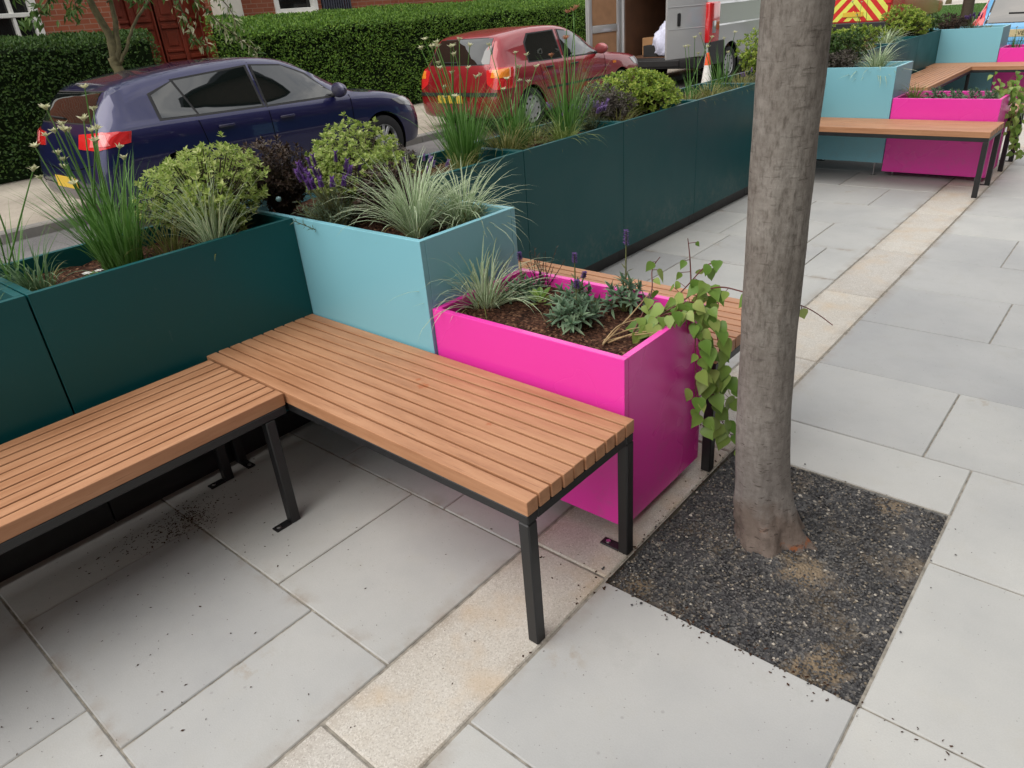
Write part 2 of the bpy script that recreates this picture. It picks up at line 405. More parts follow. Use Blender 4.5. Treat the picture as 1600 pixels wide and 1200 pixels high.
MT['paleRed']=lamp('pale_red_lens',(.75,.16,.16)); MT['taillight']=lamp('red_lens',(.55,.012,.015)); MT['amber']=lamp('amber_lens',(.75,.22,.02)); MT['clear']=lamp('clear_lens',(.28,.28,.29))
MT['plate']=simple('yellow_plate',(.68,.45,.045),.45,0,.05,6)
MT['plate2']=simple('weathered_plate',(.50,.42,.24),.5,0,.08,12)
MT['chrome']=simple('chrome',(.7,.7,.72),.12,1,.03)
MT['ply']=simple('ply_lining',(.36,.20,.105),.65,0,.14,5)
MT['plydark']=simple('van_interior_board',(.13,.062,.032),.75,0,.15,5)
MT['card']=simple('cardboard',(.40,.22,.10),.8,0,.1,8)
MT['sheet']=simple('white_blue_dust_sheet',(.62,.64,.80),.8,0,.18,16)
MT['orange']=simple('cone_orange',(.78,.10,.025),.55,0,.1,9)
MT['conewhite']=simple('cone_white',(.72,.70,.66),.6,0,.14,14)
MT['yellow']=simple('fluorescent_yellow',(.72,.75,.12),.4,0,.06,8)
MT['chevred']=simple('chevron_red',(.60,.022,.022),.4,0,.08,8)
MT['white']=simple('white_painted_wood',(.72,.71,.66),.6,0,.1,5)
MT['stonewhite']=simple('painted_stone',(.60,.57,.49),.7,0,.14,3)
MT['door']=simple('red_brown_door',(.20,.034,.016),.4,0,.25,3)
MT['iron']=simple('grey_railing',(.05,.055,.075),.6,0,.2,10)
MT['pale']=simple('pale_path',(.46,.42,.36),.9,0,.12,2)
def brick():
    t=NT('red_brick'); c=t.add('ShaderNodeTexCoord'); m=t.add('ShaderNodeMapping'); m.inputs['Rotation'].default_value=(0,0,0)
    sp=t.add('ShaderNodeSeparateXYZ'); t.l(c.outputs['Object'],sp.inputs[0]); cb=t.add('ShaderNodeCombineXYZ'); t.l(sp.outputs[1],cb.inputs[0]); t.l(sp.outputs[2],cb.inputs[1])
    b=t.add('ShaderNodeTexBrick'); b.inputs['Scale'].default_value=1; b.inputs['Brick Width'].default_value=.225; b.inputs['Row Height'].default_value=.075; b.inputs['Mortar Size'].default_value=.006
    b.inputs['Color1'].default_value=(.30,.085,.042,1); b.inputs['Color2'].default_value=(.22,.06,.033,1); b.inputs['Mortar'].default_value=(.30,.20,.145,1)
    t.l(cb.outputs[0],b.inputs['Vector'])
    col=t.mix(t.maprange(t.noise(c.outputs['Object'],3,6),.35,.7,0,.5),b.outputs[0],(.30,.12,.07))
    t.set(Base_Color=col,Roughness=.9,Specular_IOR_Level=.2); t.bump(b.outputs['Fac'],-.4,.006); return t.mat
MT['brick']=brick()
MT['darkbrick']=simple('darkened_terrace_brick',(.07,.052,.042),.9,0,.35,6)  # brick darkened so the added terrace reflects and bounces less light
exec_parts=[]
# ------------------------------------------------------------------ camera, light
cam=bpy.data.objects.new('camera',bpy.data.cameras.new('camera')); link(cam)
cam.location=(2.3269,-1.4379,1.4363); cam.rotation_mode='XYZ'
cam.rotation_euler=(radians(62.4437),radians(4.3074),radians(40.2621))
cam.data.sensor_width=36; cam.data.sensor_fit='HORIZONTAL'; cam.data.lens=1123.96/1600*36
cam.data.clip_start=.05; cam.data.clip_end=800
scene.camera=cam
SUN_EL,SUN_AZ=radians(54),radians(188)     # azimuth clockwise from +Y (behind the camera, over the street)
w=bpy.data.worlds.new('World'); scene.world=w; w.use_nodes=True
wt=w.node_tree; bg=wt.nodes['Background']
sky=wt.nodes.new('ShaderNodeTexSky'); sky.sky_type='NISHITA'; sky.sun_disc=False
sky.sun_elevation=SUN_EL; sky.sun_rotation=SUN_AZ; sky.air_density=1.0; sky.dust_density=2.5; sky.ozone_density=1
tc=wt.nodes.new('ShaderNodeTexCoord'); nz=wt.nodes.new('ShaderNodeTexNoise'); nz.inputs['Scale'].default_value=2.6; nz.inputs['Detail'].default_value=7; nz.inputs['Roughness'].default_value=.6
mp=wt.nodes.new('ShaderNodeMapping'); mp.inputs['Scale'].default_value=(1,1,2.2)
wt.links.new(tc.outputs['Generated'],mp.inputs[0]); wt.links.new(mp.outputs[0],nz.inputs['Vector'])
rp=wt.nodes.new('ShaderNodeValToRGB'); rp.color_ramp.elements[0].position=.36; rp.color_ramp.elements[1].position=.60
rp.color_ramp.elements[0].color=(.62,.62,.62,1); rp.color_ramp.elements[1].color=(1,1,1,1)
wt.links.new(nz.outputs['Fac'],rp.inputs[0])
mx=wt.nodes.new('ShaderNodeMix'); mx.data_type='RGBA'
wt.links.new(rp.outputs[0],mx.inputs[0]); wt.links.new(sky.outputs[0],mx.inputs[6]); 
cl=wt.nodes.new('ShaderNodeMix'); cl.data_type='RGBA'; wt.links.new(nz.outputs['Fac'],cl.inputs[0]); cl.inputs[6].default_value=(4.4,4.4,4.45,1); cl.inputs[7].default_value=(9.4,9.25,9.0,1)
wt.links.new(cl.outputs[2],mx.inputs[7]); wt.links.new(mx.outputs[2],bg.inputs[0]); bg.inputs[1].default_value=.15
sun=bpy.data.objects.new('sun',bpy.data.lights.new('sun','SUN')); link(sun)
sun.data.energy=1.5; sun.data.angle=radians(62); sun.data.color=(1,.95,.88)
sd=V(sin(SUN_AZ)*cos(SUN_EL),cos(SUN_AZ)*cos(SUN_EL),sin(SUN_EL))
sun.rotation_euler=sd.to_track_quat('Z','Y').to_euler()
vs=scene.view_settings; vs.view_transform='Standard'; vs.look='None'; vs.gamma=1; vs.exposure=.55

# ------------------------------------------------------------------ ground
ROADZ=-.15
def sheet(name,x0,x1,y0,y1,z,mat,nx=1,ny=1,amp=0):
    m=MB(); ids=[[m.vert((x0+(x1-x0)*i/nx,y0+(y1-y0)*j/ny,z+amp*noise.noise(V(i*.37,j*.37,3)))) for i in range(nx+1)] for j in range(ny+1)]
    for j in range(ny):
        for i in range(nx): m.face([ids[j][i],ids[j][i+1],ids[j+1][i+1],ids[j+1][i]])
    return tag(m.build(name,mat,smooth=amp>0),kind='structure')
sheet('ground',-300,300,-300,300,-.20,MT['road'])
sheet('road',-5.62,1.18,-40,120,ROADZ,MT['road'])
KX=-5.62
sheet('far_pavement',-8.95,KX-.14,-40,26,-.06,MT['farpave'],8,60,.006)
m=MB(); y=-14
while y<26:
    L=.9; m.box(KX-.14,KX,y+.004,y+L-.004,-.19,-.052,.012); y+=L
tag(m.build('far_kerb',MT['kerb']),kind='structure')
sheet('front_garden',-11.4,-8.95,-40,26,-.05,MT['soil'])

PIT=(1.462,2.128,-.172,.655)
m=MB(); G=.0026
def slab(x0,x1,y0,y1,top=0,mi=0):
    if x1-x0<.03 or y1-y0<.03: return
    t=top+R.uniform(-.0012,.0012)
    m.box(x0+G,x1-G,y0+G,y1-G,-.05,t,.0028,mi)
P=.535
spec={-3:[.68],-2:[.22,.86],-1:[.69],0:[.30,.84],4:[.30],5:[.32,.95],6:[.24,.81],7:[.5],8:[.15,.86]}
for k in range(-8,20):
    y0=-.2+P*k; y1=y0+P
    xs=spec.get(k)
    if xs is None:
        xs=[]; x=-.85+R.uniform(.35,.8)
        while x<.95: xs.append(x); x+=R.uniform(.5,.85)
    else: xs=[x for x in (-.45,) if xs[0]-x>.3]+xs
    xs=[-.85]+xs+[1.18]
    for a,b in zip(xs,xs[1:]): slab(a,b,y0,y1)
YB=[-4.5,-3.95,-3.4,-2.85,-2.3,-1.8,-1.27,-.73,-.17,.41,.94,1.46,2.0,2.53,3.06,3.6,4.1,4.65,5.2,5.75,6.3,6.85,7.4,7.95,8.5,9.05,9.6,10.2,10.8,11.4,12,12.6,13.2,13.8,14.4]
bx={-.73:[2.13,2.9],-1.27:[1.66,2.45],.94:[1.99,2.75],2.0:[1.99,2.7],1.46:[2.32],2.53:[2.35,3.0],3.06:[1.85,2.6]}
for y0,y1 in zip(YB,YB[1:]):
    if y0 in(-.17,.41):
        xs=[2.133, 2.133+(.62 if y0<0 else .82)]
        if y0==.41: slab(1.455,2.133,.658,.94)
    else:
        xs=[1.455]+bx.get(y0,[1.455+R.uniform(.35,.85)])
    while xs[-1]<6.4: xs.append(xs[-1]+R.uniform(.62,.95))
    for a,b in zip(xs,xs[1:]): slab(a,b,y0,y1)
# bed of the joints, laid round the open tree pit
for (a,b,c,d) in ((-.86,1.455,-4.6,14.4),(1.455,7.2,-4.6,-.172),(2.128,7.2,-.172,.655),(1.455,7.2,.655,14.4)):
    m.quad((a,c,-.0042),(b,c,-.0042),(b,d,-.0042),(a,d,-.0042),1)
m.quad((-.86,-4.6,-.0042),(-.86,14.4,-.0042),(-.86,14.4,-.16),(-.86,-4.6,-.16),1)
tag(m.build('pavement',[MT['slab'],MT['mortar']]),kind='structure')
m=MB(); ys=[-4.5,-3.6,-2.7,-1.72,-.94,-.16,.62,1.46,2.31,3.1,4.0,4.85,5.7,6.55,7.4,8.2,9.0,9.9,10.8,11.7,12.6,13.5,14.4]
for a,b in zip(ys,ys[1:]): m.box(1.186,1.449,a+.004,b-.004,-.05,.0016+R.uniform(-.001,.001),.004)
tag(m.build('kerb_strip',MT['strip']),kind='structure')
# tree pit
m=MB(); n=46; x0,x1,y0,y1=PIT; ids=[]
for j in range(n+1):
    row=[]
    for i in range(n+1):
        x=x0+(x1-x0)*i/n; y=y0+(y1-y0)*j/n; d=math.hypot(x-1.745,y-.27)
        z=-.012+.008*noise.noise(V(x*9,y*9,0))+.004*noise.noise(V(x*40,y*40,5))+.03*math.exp(-(d/.16)**2)
        row.append(m.vert((x,y,z)))
    ids.append(row)
for j in range(n):
    for i in range(n): m.face([ids[j][i],ids[j][i+1],ids[j+1][i+1],ids[j+1][i]])
tag(m.build('tree_pit',MT['gravel'],smooth=True),kind='structure')
def pebble(m,p,r,mi=0):
    a=R.random()*6.28; q=[]
    for s_ in ((1,0,0),(0,1,0),(-1,0,0),(0,-1,0),(0,0,.8),(0,0,-.8)):
        k=r*R.uniform(.65,1.25); x,y,z=s_[0]*k,s_[1]*k,s_[2]*k
        q.append(m.vert((p[0]+x*cos(a)-y*sin(a),p[1]+x*sin(a)+y*cos(a),p[2]+z)))
    for f in ((0,1,4),(1,2,4),(2,3,4),(3,0,4),(1,0,5),(2,1,5),(3,2,5),(0,3,5)): m.face([q[i] for i in f],mi)
m=MB()
for i in range(9500):
    x=R.uniform(x0,x1); y=R.uniform(y0,y1)
    if R.random()<.05: x+=R.gauss(0,.03); y+=R.gauss(0,.03)
    d=math.hypot(x-1.745,y-.27)
    inside=x0<x<x1 and y0<y<y1
    z=(-.010+.03*math.exp(-(d/.16)**2)) if inside else .002
    if inside and noise.noise(V(x*5+3,y*5,1))>.30 and R.random()<.6: continue
    pebble(m,(x,y,z+R.uniform(-.001,.004)),R.uniform(.0025,.0052))
tag(m.build('loose_gravel',MT['stones']),'loose dark gravel chips round the foot of the street tree','gravel',kind='stuff')
# soil crumbs
m=MB()
def crumbs(n,cx,cy,sx,sy,r0,r1,xmax=1.3):
    for i in range(n):
        x=R.gauss(cx,sx); y=R.gauss(cy,sy)
        if x<-.8 or x>xmax: continue
        r=R.uniform(r0,r1)
        m.xf=Matrix.Translation((x,y,.002))@Matrix.Rotation(R.random()*6,4,'Z')@Matrix.Diagonal((R.uniform(1,2.2),R.uniform(.6,1),.6,1))
        pebble(m,(0,0,0),r)
    m.xf=None
crumbs(210,.45,-1.05,.42,.38,.0008,.0028)
crumbs(260,.14,-.80,.05,.13,.001,.0035,.4); crumbs(420,.17,-.74,.04,.05,.001,.0032,.4)
crumbs(60,2.4,1.3,1.0,1.3,.001,.003,5); crumbs(30,1.3,-.75,.15,.35,.001,.0024,2)
crumbs(120,1.45,.25,.02,.35,.0015,.004,3); crumbs(160,1.8,-.17,.3,.02,.0015,.004,3)
tag(m.build('soil_crumbs',MT['crumb']),'dark crumbs of spilt soil scattered on the pale paving slabs','soil crumbs',kind='stuff')

# ------------------------------------------------------------------ planters
def planter(name,x0,x1,y0,y1,z0,z1,mat,drop,label,group=None):
    cx,cy=(x0+x1)/2,(y0+y1)/2
    e=empty(name,(cx,cy,0),label,'planter',group)
    m=MB(); T=.021; g=.0012; a,b,c,d=x0-cx,x1-cx,y0-cy,y1-cy
    if 'teal' in name:
        for q0,q1 in ((a,a+T),(b-T,b)): m.box(q0,q1,c,d,z0,z1,.0014,0,2)
        for q0,q1 in ((c,c+T),(d-T,d)): m.box(a+T+g,b-T-g,q0,q1,z0,z1,.0014,0,2)
    else:
        for q0,q1 in ((c,c+T),(d-T,d)): m.box(a,b,q0,q1,z0,z1,.0016,0,2)
        for q0,q1 in ((a,a+T),(b-T,b)): m.box(q0,q1,c+T+g,d-T-g,z0,z1,.0016,0,2)
    m.box(a+T+.002,b-T-.002,c+T+.002,d-T-.002,z0+.012,z0+.02)
    m.build('shell',mat,e)
    m=MB(); nx=max(6,int((x1-x0)/.035)); ny=max(6,int((y1-y0)/.035)); ids=[]
    for j in range(ny+1):
        row=[]
        for i in range(nx+1):
            x=a+T+.001+(b-a-2*T-.002)*i/nx; y=c+T+.001+(d-c-2*T-.002)*j/ny
            row.append(m.vert((x,y,z1-drop+.016*noise.noise(V((x+cx)*9,(y+cy)*9,2))+.010*noise.noise(V((x+cx)*31,(y+cy)*31,7)))))
        ids.append(row)
    for j in range(ny):
        for i in range(nx): m.face([ids[j][i],ids[j][i+1],ids[j+1][i+1],ids[j+1][i]])
    m.build('soil',MT['soil'],e)
    if 'teal' in name:
        m=MB(); m.box(a+.02,b-.035,c,d,.0,z0-.001); m.build('plinth',MT['blackmetal'],e)
    else:
     for sx,sy in ((a+.07,c+.06),(b-.07,c+.06),(a+.07,d-.06),(b-.07,d-.06)):
        m=MB(); m.lathe([(.0,.0),(.02,.0),(.02,.008),(.006,.012),(.006,z0+.012)],10,center=(sx,sy,0)); m.build('foot',MT['steel'],e)
    return e
HB,HP,WB,XB,XP=.823,.598,.456,.674,1.404
Y2,Y3=4.994,9.30
TG='dark teal planters in a row'
TL=['dark teal planter left of the pale blue corner planter by the near bench','dark teal planter cut off by the left edge of the picture',
    ]
planter('teal_planter',-.45,0,-.893+.0015,-.002,.11,HB,MT['teal'],.06,TL[0],TG)
planter('teal_planter',-.45,0,-1.786,-.897,.11,HB,MT['teal'],.06,TL[1],TG)
names=['dark teal planter right behind the nearest pale blue planter','second dark teal planter beyond the nearest pale blue planter, with the clump of tall chives',
 'middle dark teal planter of the row of five, holding lilac flowers','fourth dark teal planter of the row, partly hidden by the street tree trunk','dark teal planter hidden behind the tree trunk, next to the second pale blue planter']
ed=[WB,1.324,2.217,3.109,4.01,Y2]
for i in range(5): planter('teal_planter',-.45,0,ed[i]+.0015,ed[i+1]-.0015,.085,HB,MT['teal'],.06,names[i],TG)
ed=[Y2+WB,6.41,7.37,8.33,Y3]
names=['far teal planter just behind the second pale blue planter','far teal planter with a cream grass, second beyond the second pale blue planter','far teal planter with a yellow green shrub, two before the farthest pale blue planter','far teal planter touching the farthest pale blue planter']
for i in range(4): planter('teal_planter',-.45,0,ed[i]+.0015,ed[i+1]-.0015,.085,HB,MT['teal'],.06,names[i],TG)
BG='pale blue planters standing out from the teal row'; PG='bright pink low planters at the bench ends'
planter('blue_planter',-.45,XB,0,WB,.11,HB,MT['blue'],.06,'nearest pale blue planter with lavender and cream striped grasses',BG)
planter('blue_planter',-.45,XB,Y2,Y2+WB,.11,HB,MT['blue'],.06,'second pale blue planter, right of the tree trunk, with a big pale grass',BG)
planter('blue_planter',-.45,XB-.03,Y3,Y3+WB,.11,HB,MT['blue'],.06,'farthest pale blue planter near the light blue car',BG)
planter('pink_planter',XB+.003,XP,.012,WB+.012,.043,HP,MT['pink'],.042,'nearest bright pink planter with bare soil and a trailing vine',PG)
planter('pink_planter',XB+.003,XP,Y2+.012,Y2+WB+.012,.043,HP,MT['pink'],.042,'second bright pink planter packed with grey green plants, beyond the tree',PG)
planter('pink_planter',XB-.027,XP-.03,Y3+.012,Y3+WB+.012,.043,HP,MT['pink'],.042,'farthest bright pink planter at the right edge of the picture',PG)

# ------------------------------------------------------------------ benches
def bench(L,loc,rz,label,inset=0.0,mat='wood',group='slatted wooden benches of the parklet'):
    e=empty('slatted_bench',loc,label,'bench',group,rz)
    D=.448; H=.45; nS=10; p=(D+.0045)/nS
    for i in range(nS):
        m=MB(); y=-D+i*p; dz=R.uniform(-.0007,.0007); dx=R.uniform(-.0015,.0015)
        m.box(0+dx,L+dx,y,y+p-.0068,H-.040,H+dz,.0022,0,2)
        m.build('slat',MT[mat],e)
    m=MB(); t=.036; z0,z1=H-.040-.028,H-.0405
    m.box(.002,L-.002,-D+.001,-D+.001+t,z0,z1,.003); m.box(.002,L-.002,-.001-t,-.001,z0,z1,.003)
    for x in (.002,L-.002-t): m.box(x,x+t,-D+.002+t,-.002-t,z0+.001,z1,.002)
    for k in (1,2,3):
        x=L*k/4; m.box(x-.018,x+.018,-D+.003+t,-.003-t,z0+.004,z1,.001)
    m.build('frame',MT['blackmetal'],e)
    for x,s in ((inset+.0015,1),(L-.0345,-1)):
        for y in (-D+.0005,-.0335):
            m=MB(); m.box(x,x+.033,y,y+.033,.0005,z0-.0006,.003)
            if s<0 and y<-.2:
                m.build('leg',MT['blackmetal'],e); continue
            f0,f1=(x+.0332,x+.09) if s>0 else (x-.065,x-.0002)
            m.box(f0,f1,y+.001,y+.032,.0005,.0065,.0015); m.lathe([(0,.0105),(.007,.0105),(.008,.0066)],8,center=((f0+f1)/2+.012*s,y+.0165,0),m=1)
            m.build('leg',[MT['blackmetal'],MT['steel']],e)
    return e
YW=-.0096
bench(1.475,(-.022,-.002,0),YW,'near slatted wooden bench running from the teal wall along the blue and pink planters',mat='wood_stained')
bench(1.475,(-.022+.005,.448+WB+.014+.004,0),YW,'slatted wooden bench on the far side of the nearest pink planter')
bench(1.475,(-.022,Y2-.002,0),YW,'slatted wooden bench in front of the second blue and pink planters')
bench(1.475,(-.022,Y2+WB+.018+.448,0),YW,'slatted wooden bench hidden behind the second pink planter')
bench(1.475,(-.05,Y3-.002,0),YW,'farthest slatted bench, seen edge on in front of the farthest blue and pink planters')
bench(1.9,(.486,-.463,0),-pi/2,'slatted wooden bench along the teal wall, running out of the picture at left',.045)
bench(1.9,(.486,Y3-.463,0),-pi/2,'short slatted bench along the far teal wall, seen end on')
# fixing bolts of the nearest planter stand on the slabs under bench: feet above

# ------------------------------------------------------------------ street tree by the pit
def tube_path(p0,d,L,n,bend,jit):
    pts=[Vector(p0)]; d=d.normalized()
    for i in range(n):
        d=(d+bend/n+V(R.gauss(0,jit),R.gauss(0,jit),R.gauss(0,jit))).normalized(); pts.append(pts[-1]+d*L/n)
    return pts,d
tr=empty('street_tree',(1.745,.27,0),'smooth grey street tree trunk standing in the gravel pit','tree')
m=MB(); nr,na=150,72; top=3.3; rows=[]
for i in range(nr+1):
    z=-.03+(top+.03)*(i/nr)**1.7; row=[]
    q=1-math.exp(-max(0,z)/.22); cxx=-.050*q-.007*z/1.4; cyy=-.040*q-.006*z/1.4
    r0=.067+.006*min(1,abs(z-.65)/.76)**1.6*(1 if z>.65 else .4)+.006*math.exp(-z/.3)+.034*math.exp(-max(0,z)/.085)
    for k in range(na):
        t=2*pi*k/na; c,s_=cos(t),sin(t)
        lob=math.exp(-max(0,z)/.11)
        r=r0*(1+lob*(.13*sin(3*t+.6)+.10*sin(5*t+2.2)+.05*sin(9*t)))
        r+=.0035*noise.noise(V(c*1.4,s_*1.4,z*3))+.0022*noise.noise(V(c*5,s_*5,z*5))+lob*.024*noise.noise(V(c*2.0,s_*2.0,z*9+4))+lob*.010*noise.noise(V(c*6,s_*6,z*26))-.020*math.exp(-max(0,z)/.10)*math.exp(-((t-4.75)/.16)**2)+.003*noise.noise(V(c*2,s_*2,z*7))
        row.append(m.vert((cxx+r*c,cyy+r*s_,z)))
    rows.append(row)
for i in range(nr):
    for k in range(na): m.face([rows[i][k],rows[i][(k+1)%na],rows[i+1][(k+1)%na],rows[i+1][k]])
m.build('trunk',MT['bark'],tr,smooth=True)
ml=MB(); mc=MB()
for b in range(9):
    az=b*2.4; p,d=tube_path((-.13+.01*b%.05,0,2.9+.05*b),V(cos(az)*.8,sin(az)*.8,1.0),R.uniform(1.7,2.6),7,V(0,0,.25),.10)
    ml.tube(p,[.04-.004*i for i in range(8)],7)
    for q in p[3:]:
        for _ in range(3):
            pp,dd=tube_path(q,V(R.uniform(-1,1),R.uniform(-1,1),R.uniform(-.1,.9)),R.uniform(.5,.9),4,V(0,0,-.1),.15)
            ml.tube(pp,[.010,.008,.006,.004,.002],4)
            for c in pp[1:]:
                for _k in range(9):
                    dr=V(R.gauss(0,1),R.gauss(0,1),R.gauss(-.2,.7)).normalized()
                    mc.leaf(c+dr*R.uniform(.02,.2),dr,V(R.gauss(0,.5),R.gauss(0,.5),1),R.uniform(.08,.13),R.uniform(.05,.08))
ml.build('limbs',MT['bark'],tr,smooth=True); mc.build('crown',MT['l_tree'],tr)
#--PART3--
# ------------------------------------------------------------------ vehicles
def interp(tab,y):
    # monotone-ish catmull interpolation of rows (y, a, b, ...)
    n=len(tab)
    if y<=tab[0][0]: return tab[0][1:]
    if y>=tab[-1][0]: return tab[-1][1:]
    for i in range(n-1):
        if tab[i][0]<=y<=tab[i+1][0]: break
    t=(y-tab[i][0])/(tab[i+1][0]-tab[i][0]); out=[]
    for c in range(1,len(tab[0])):
        p1,p2=tab[i][c],tab[i+1][c]
        h=tab[i+1][0]-tab[i][0]
        m1=(p2-tab[i-1][c])/(tab[i+1][0]-tab[i-1][0]) if i>0 else (p2-p1)/h
        m2=(tab[i+2][c]-p1)/(tab[i+2][0]-tab[i][0]) if i<n-2 else (p2-p1)/h
        # limit overshoot
        s=(p2-p1)/h
        m1=0 if s*m1<=0 else (min(abs(m1),3*abs(s))*(1 if s>0 else -1)); m2=0 if s*m2<=0 else (min(abs(m2),3*abs(s))*(1 if s>0 else -1))
        t2,t3=t*t,t**3
        out.append((2*t3-3*t2+1)*p1+(t3-2*t2+t)*h*m1+(-2*t3+3*t2)*p2+(t3-t2)*h*m2)
    return out
def evaluated(me,mods):
    o=bpy.data.objects.new('temporary_shape',me); link(o)
    for f in mods: f(o)
    dg=bpy.context.evaluated_depsgraph_get(); dg.update()
    r=bpy.data.meshes.new_from_object(o.evaluated_get(dg)); bpy.data.objects.remove(o); return r
def car_body(T):
    # T rows: y, zb, zbelt, zroof, W, Wr
    ys=[]; y0,y1=T[0][0],T[-1][0]; 
    k=0; y=y0
    grid=[y0+(y1-y0)*i/56 for i in range(57)]+[t[0] for t in T]+[.02,.05,.1,.15,.2,.3,.4,y1-.03,y1-.08,y1-.14]
    grid=sorted(set(round(g,3) for g in grid if y0<=g<=y1))
    g2=[grid[0]]
    for g in grid[1:]:
        if g-g2[-1]>.012: g2.append(g)
    m=MB(); rings=[]
    for y in g2:
        zb,zs,zr,W,Wr=interp(T,y)
        zs=min(zs,zr-.035); Wr=min(Wr,W*.93)
        h=max(zr-zs,.03); fl=min(1,max(0,(h-.06)/.25))  # 1 in the greenhouse
        half=[(0,zb),(W*.80,zb),(W*.945,zb+.03),(W*.975,zb+.10),(W*.992,zb+(zs-zb)*.38),(W,zb+(zs-zb)*.62),(W*.992,zb+(zs-zb)*.80),(W*.972,zs-.025),(W*.945,zs)]
        sh=.945*W
        for f,zf in ((.12,.10),(.5,.5),(.86,.86)):
            xg=sh+(Wr-sh)*f; xh=sh*(1-.30*zf)
            half.append((xg*fl+xh*(1-fl), zs+h*zf*(fl)+(1-fl)*h*(.35+.45*zf)))
        half+= [((Wr-.012)*fl+sh*.62*(1-fl), zr-.035*fl-.08*h*(1-fl)),((Wr-.06)*fl+sh*.5*(1-fl),zr-.012*fl-.05*h*(1-fl)),(Wr*.6*fl+sh*.35*(1-fl),zr-.002),(0,zr+.006*fl)]
        pts=half+[(-x,z) for x,z in half[-2:0:-1]]
        rings.append([m.vert((x,y,z)) for x,z in pts])
    n=len(rings[0])
    for i in range(len(rings)-1):
        for k in range(n): m.face([rings[i][k],rings[i+1][k],rings[i+1][(k+1)%n],rings[i][(k+1)%n]])
    m.face(rings[0]); m.face(rings[-1][::-1])
    me=bpy.data.meshes.new('shape'); me.from_pydata([tuple(v) for v in m.v],[],m.f); me.update(); return me
def cutter(y,z,r,x0,x1):
    b=MB(); b.lathe([(r,x0),(r,x1)],40,'x',cap=True,center=(0,y,z))
    me=bpy.data.meshes.new('cut'); me.from_pydata([tuple(v) for v in b.v],[],b.f)
    bmm=bmesh.new(); bmm.from_mesh(me); bmesh.ops.recalc_face_normals(bmm,faces=bmm.faces); bmm.to_mesh(me); bmm.free(); return me
def cut_arches(me,cuts):
    bmm=bmesh.new(); bmm.from_mesh(me); bmesh.ops.recalc_face_normals(bmm,faces=bmm.faces); bmm.to_mesh(me); bmm.free()
    objs=[]
    for c in cuts:
        oc=bpy.data.objects.new('cut',cutter(*c)); link(oc); objs.append(oc)
    def mods(o):
        for oc in objs:
            b=o.modifiers.new('b','BOOLEAN'); b.operation='DIFFERENCE'; b.object=oc; b.solver='EXACT'
    r=evaluated(me,[mods])
    for oc in objs: bpy.data.objects.remove(oc)
    return r
def bvh_of(me):
    return BVHTree.FromPolygons([v.co.copy() for v in me.vertices],[tuple(p.vertices) for p in me.polygons])
def decal(name,bvh,pts,d,mat,parent,off=.004,thick=.006,cuts=3,smooth=True):
    d=Vector(d).normalized(); b=bmesh.new()
    f=b.faces.new([b.verts.new(p) for p in pts]); bmesh.ops.triangulate(b,faces=[f])
    for _ in range(cuts):
        es=[e for e in b.edges if e.calc_length()>.035]
        if not es: break
        bmesh.ops.subdivide_edges(b,edges=es,cuts=1,use_grid_fill=True); bmesh.ops.triangulate(b,faces=list(b.faces))
    for v in b.verts:
        h,nrm,_,_=bvh.ray_cast(v.co-d*3,d)
        if h is not None:
            if nrm.dot(d)>0: nrm=-nrm
            v.co=h+nrm*off
    bmesh.ops.recalc_face_normals(b,faces=b.faces)
    b.normal_update()
    if b.faces and sum((f.normal.dot(d) for f in b.faces))>0: bmesh.ops.reverse_faces(b,faces=b.faces)
    bd=[e for e in b.edges if e.is_boundary]
    r=bmesh.ops.extrude_edge_only(b,edges=bd); 
    for v in [g for g in r['geom'] if isinstance(g,bmesh.types.BMVert)]: v.co+=d*thick
    me=bpy.data.meshes.new(name); b.to_mesh(me); b.free()
    me.materials.append(mat); me.polygons.foreach_set('use_smooth',[True]*len(me.polygons)); me.set_sharp_from_angle(angle=radians(40))
    return link(bpy.data.objects.new(name,me),parent)
def line(name,bvh,pts,d,w,mat,parent,off=.002):
    d=Vector(d).normalized(); P=[]
    for a,b in zip(pts,pts[1:]):
        a,b=Vector(a),Vector(b); n=max(1,int((b-a).length/.04))
        P+=[a.lerp(b,i/n) for i in range(n)]
    P.append(Vector(pts[-1])); m=MB(); prev=None
    for i,p in enumerate(P):
        t=(P[min(i+1,len(P)-1)]-P[max(i-1,0)]).normalized(); s=t.cross(d).normalized()*w/2; pr=[]
        for q in (p-s,p+s):
            h,nrm,_,_=bvh.ray_cast(q-d*3,d)
            if h is None: h=q; nrm=-d
            if nrm.dot(d)>0: nrm=-nrm
            pr.append(m.vert(h+nrm*off))
        if prev: m.face([prev[0],prev[1],pr[1],pr[0]])
        prev=pr
    return m.build(name,mat,parent)
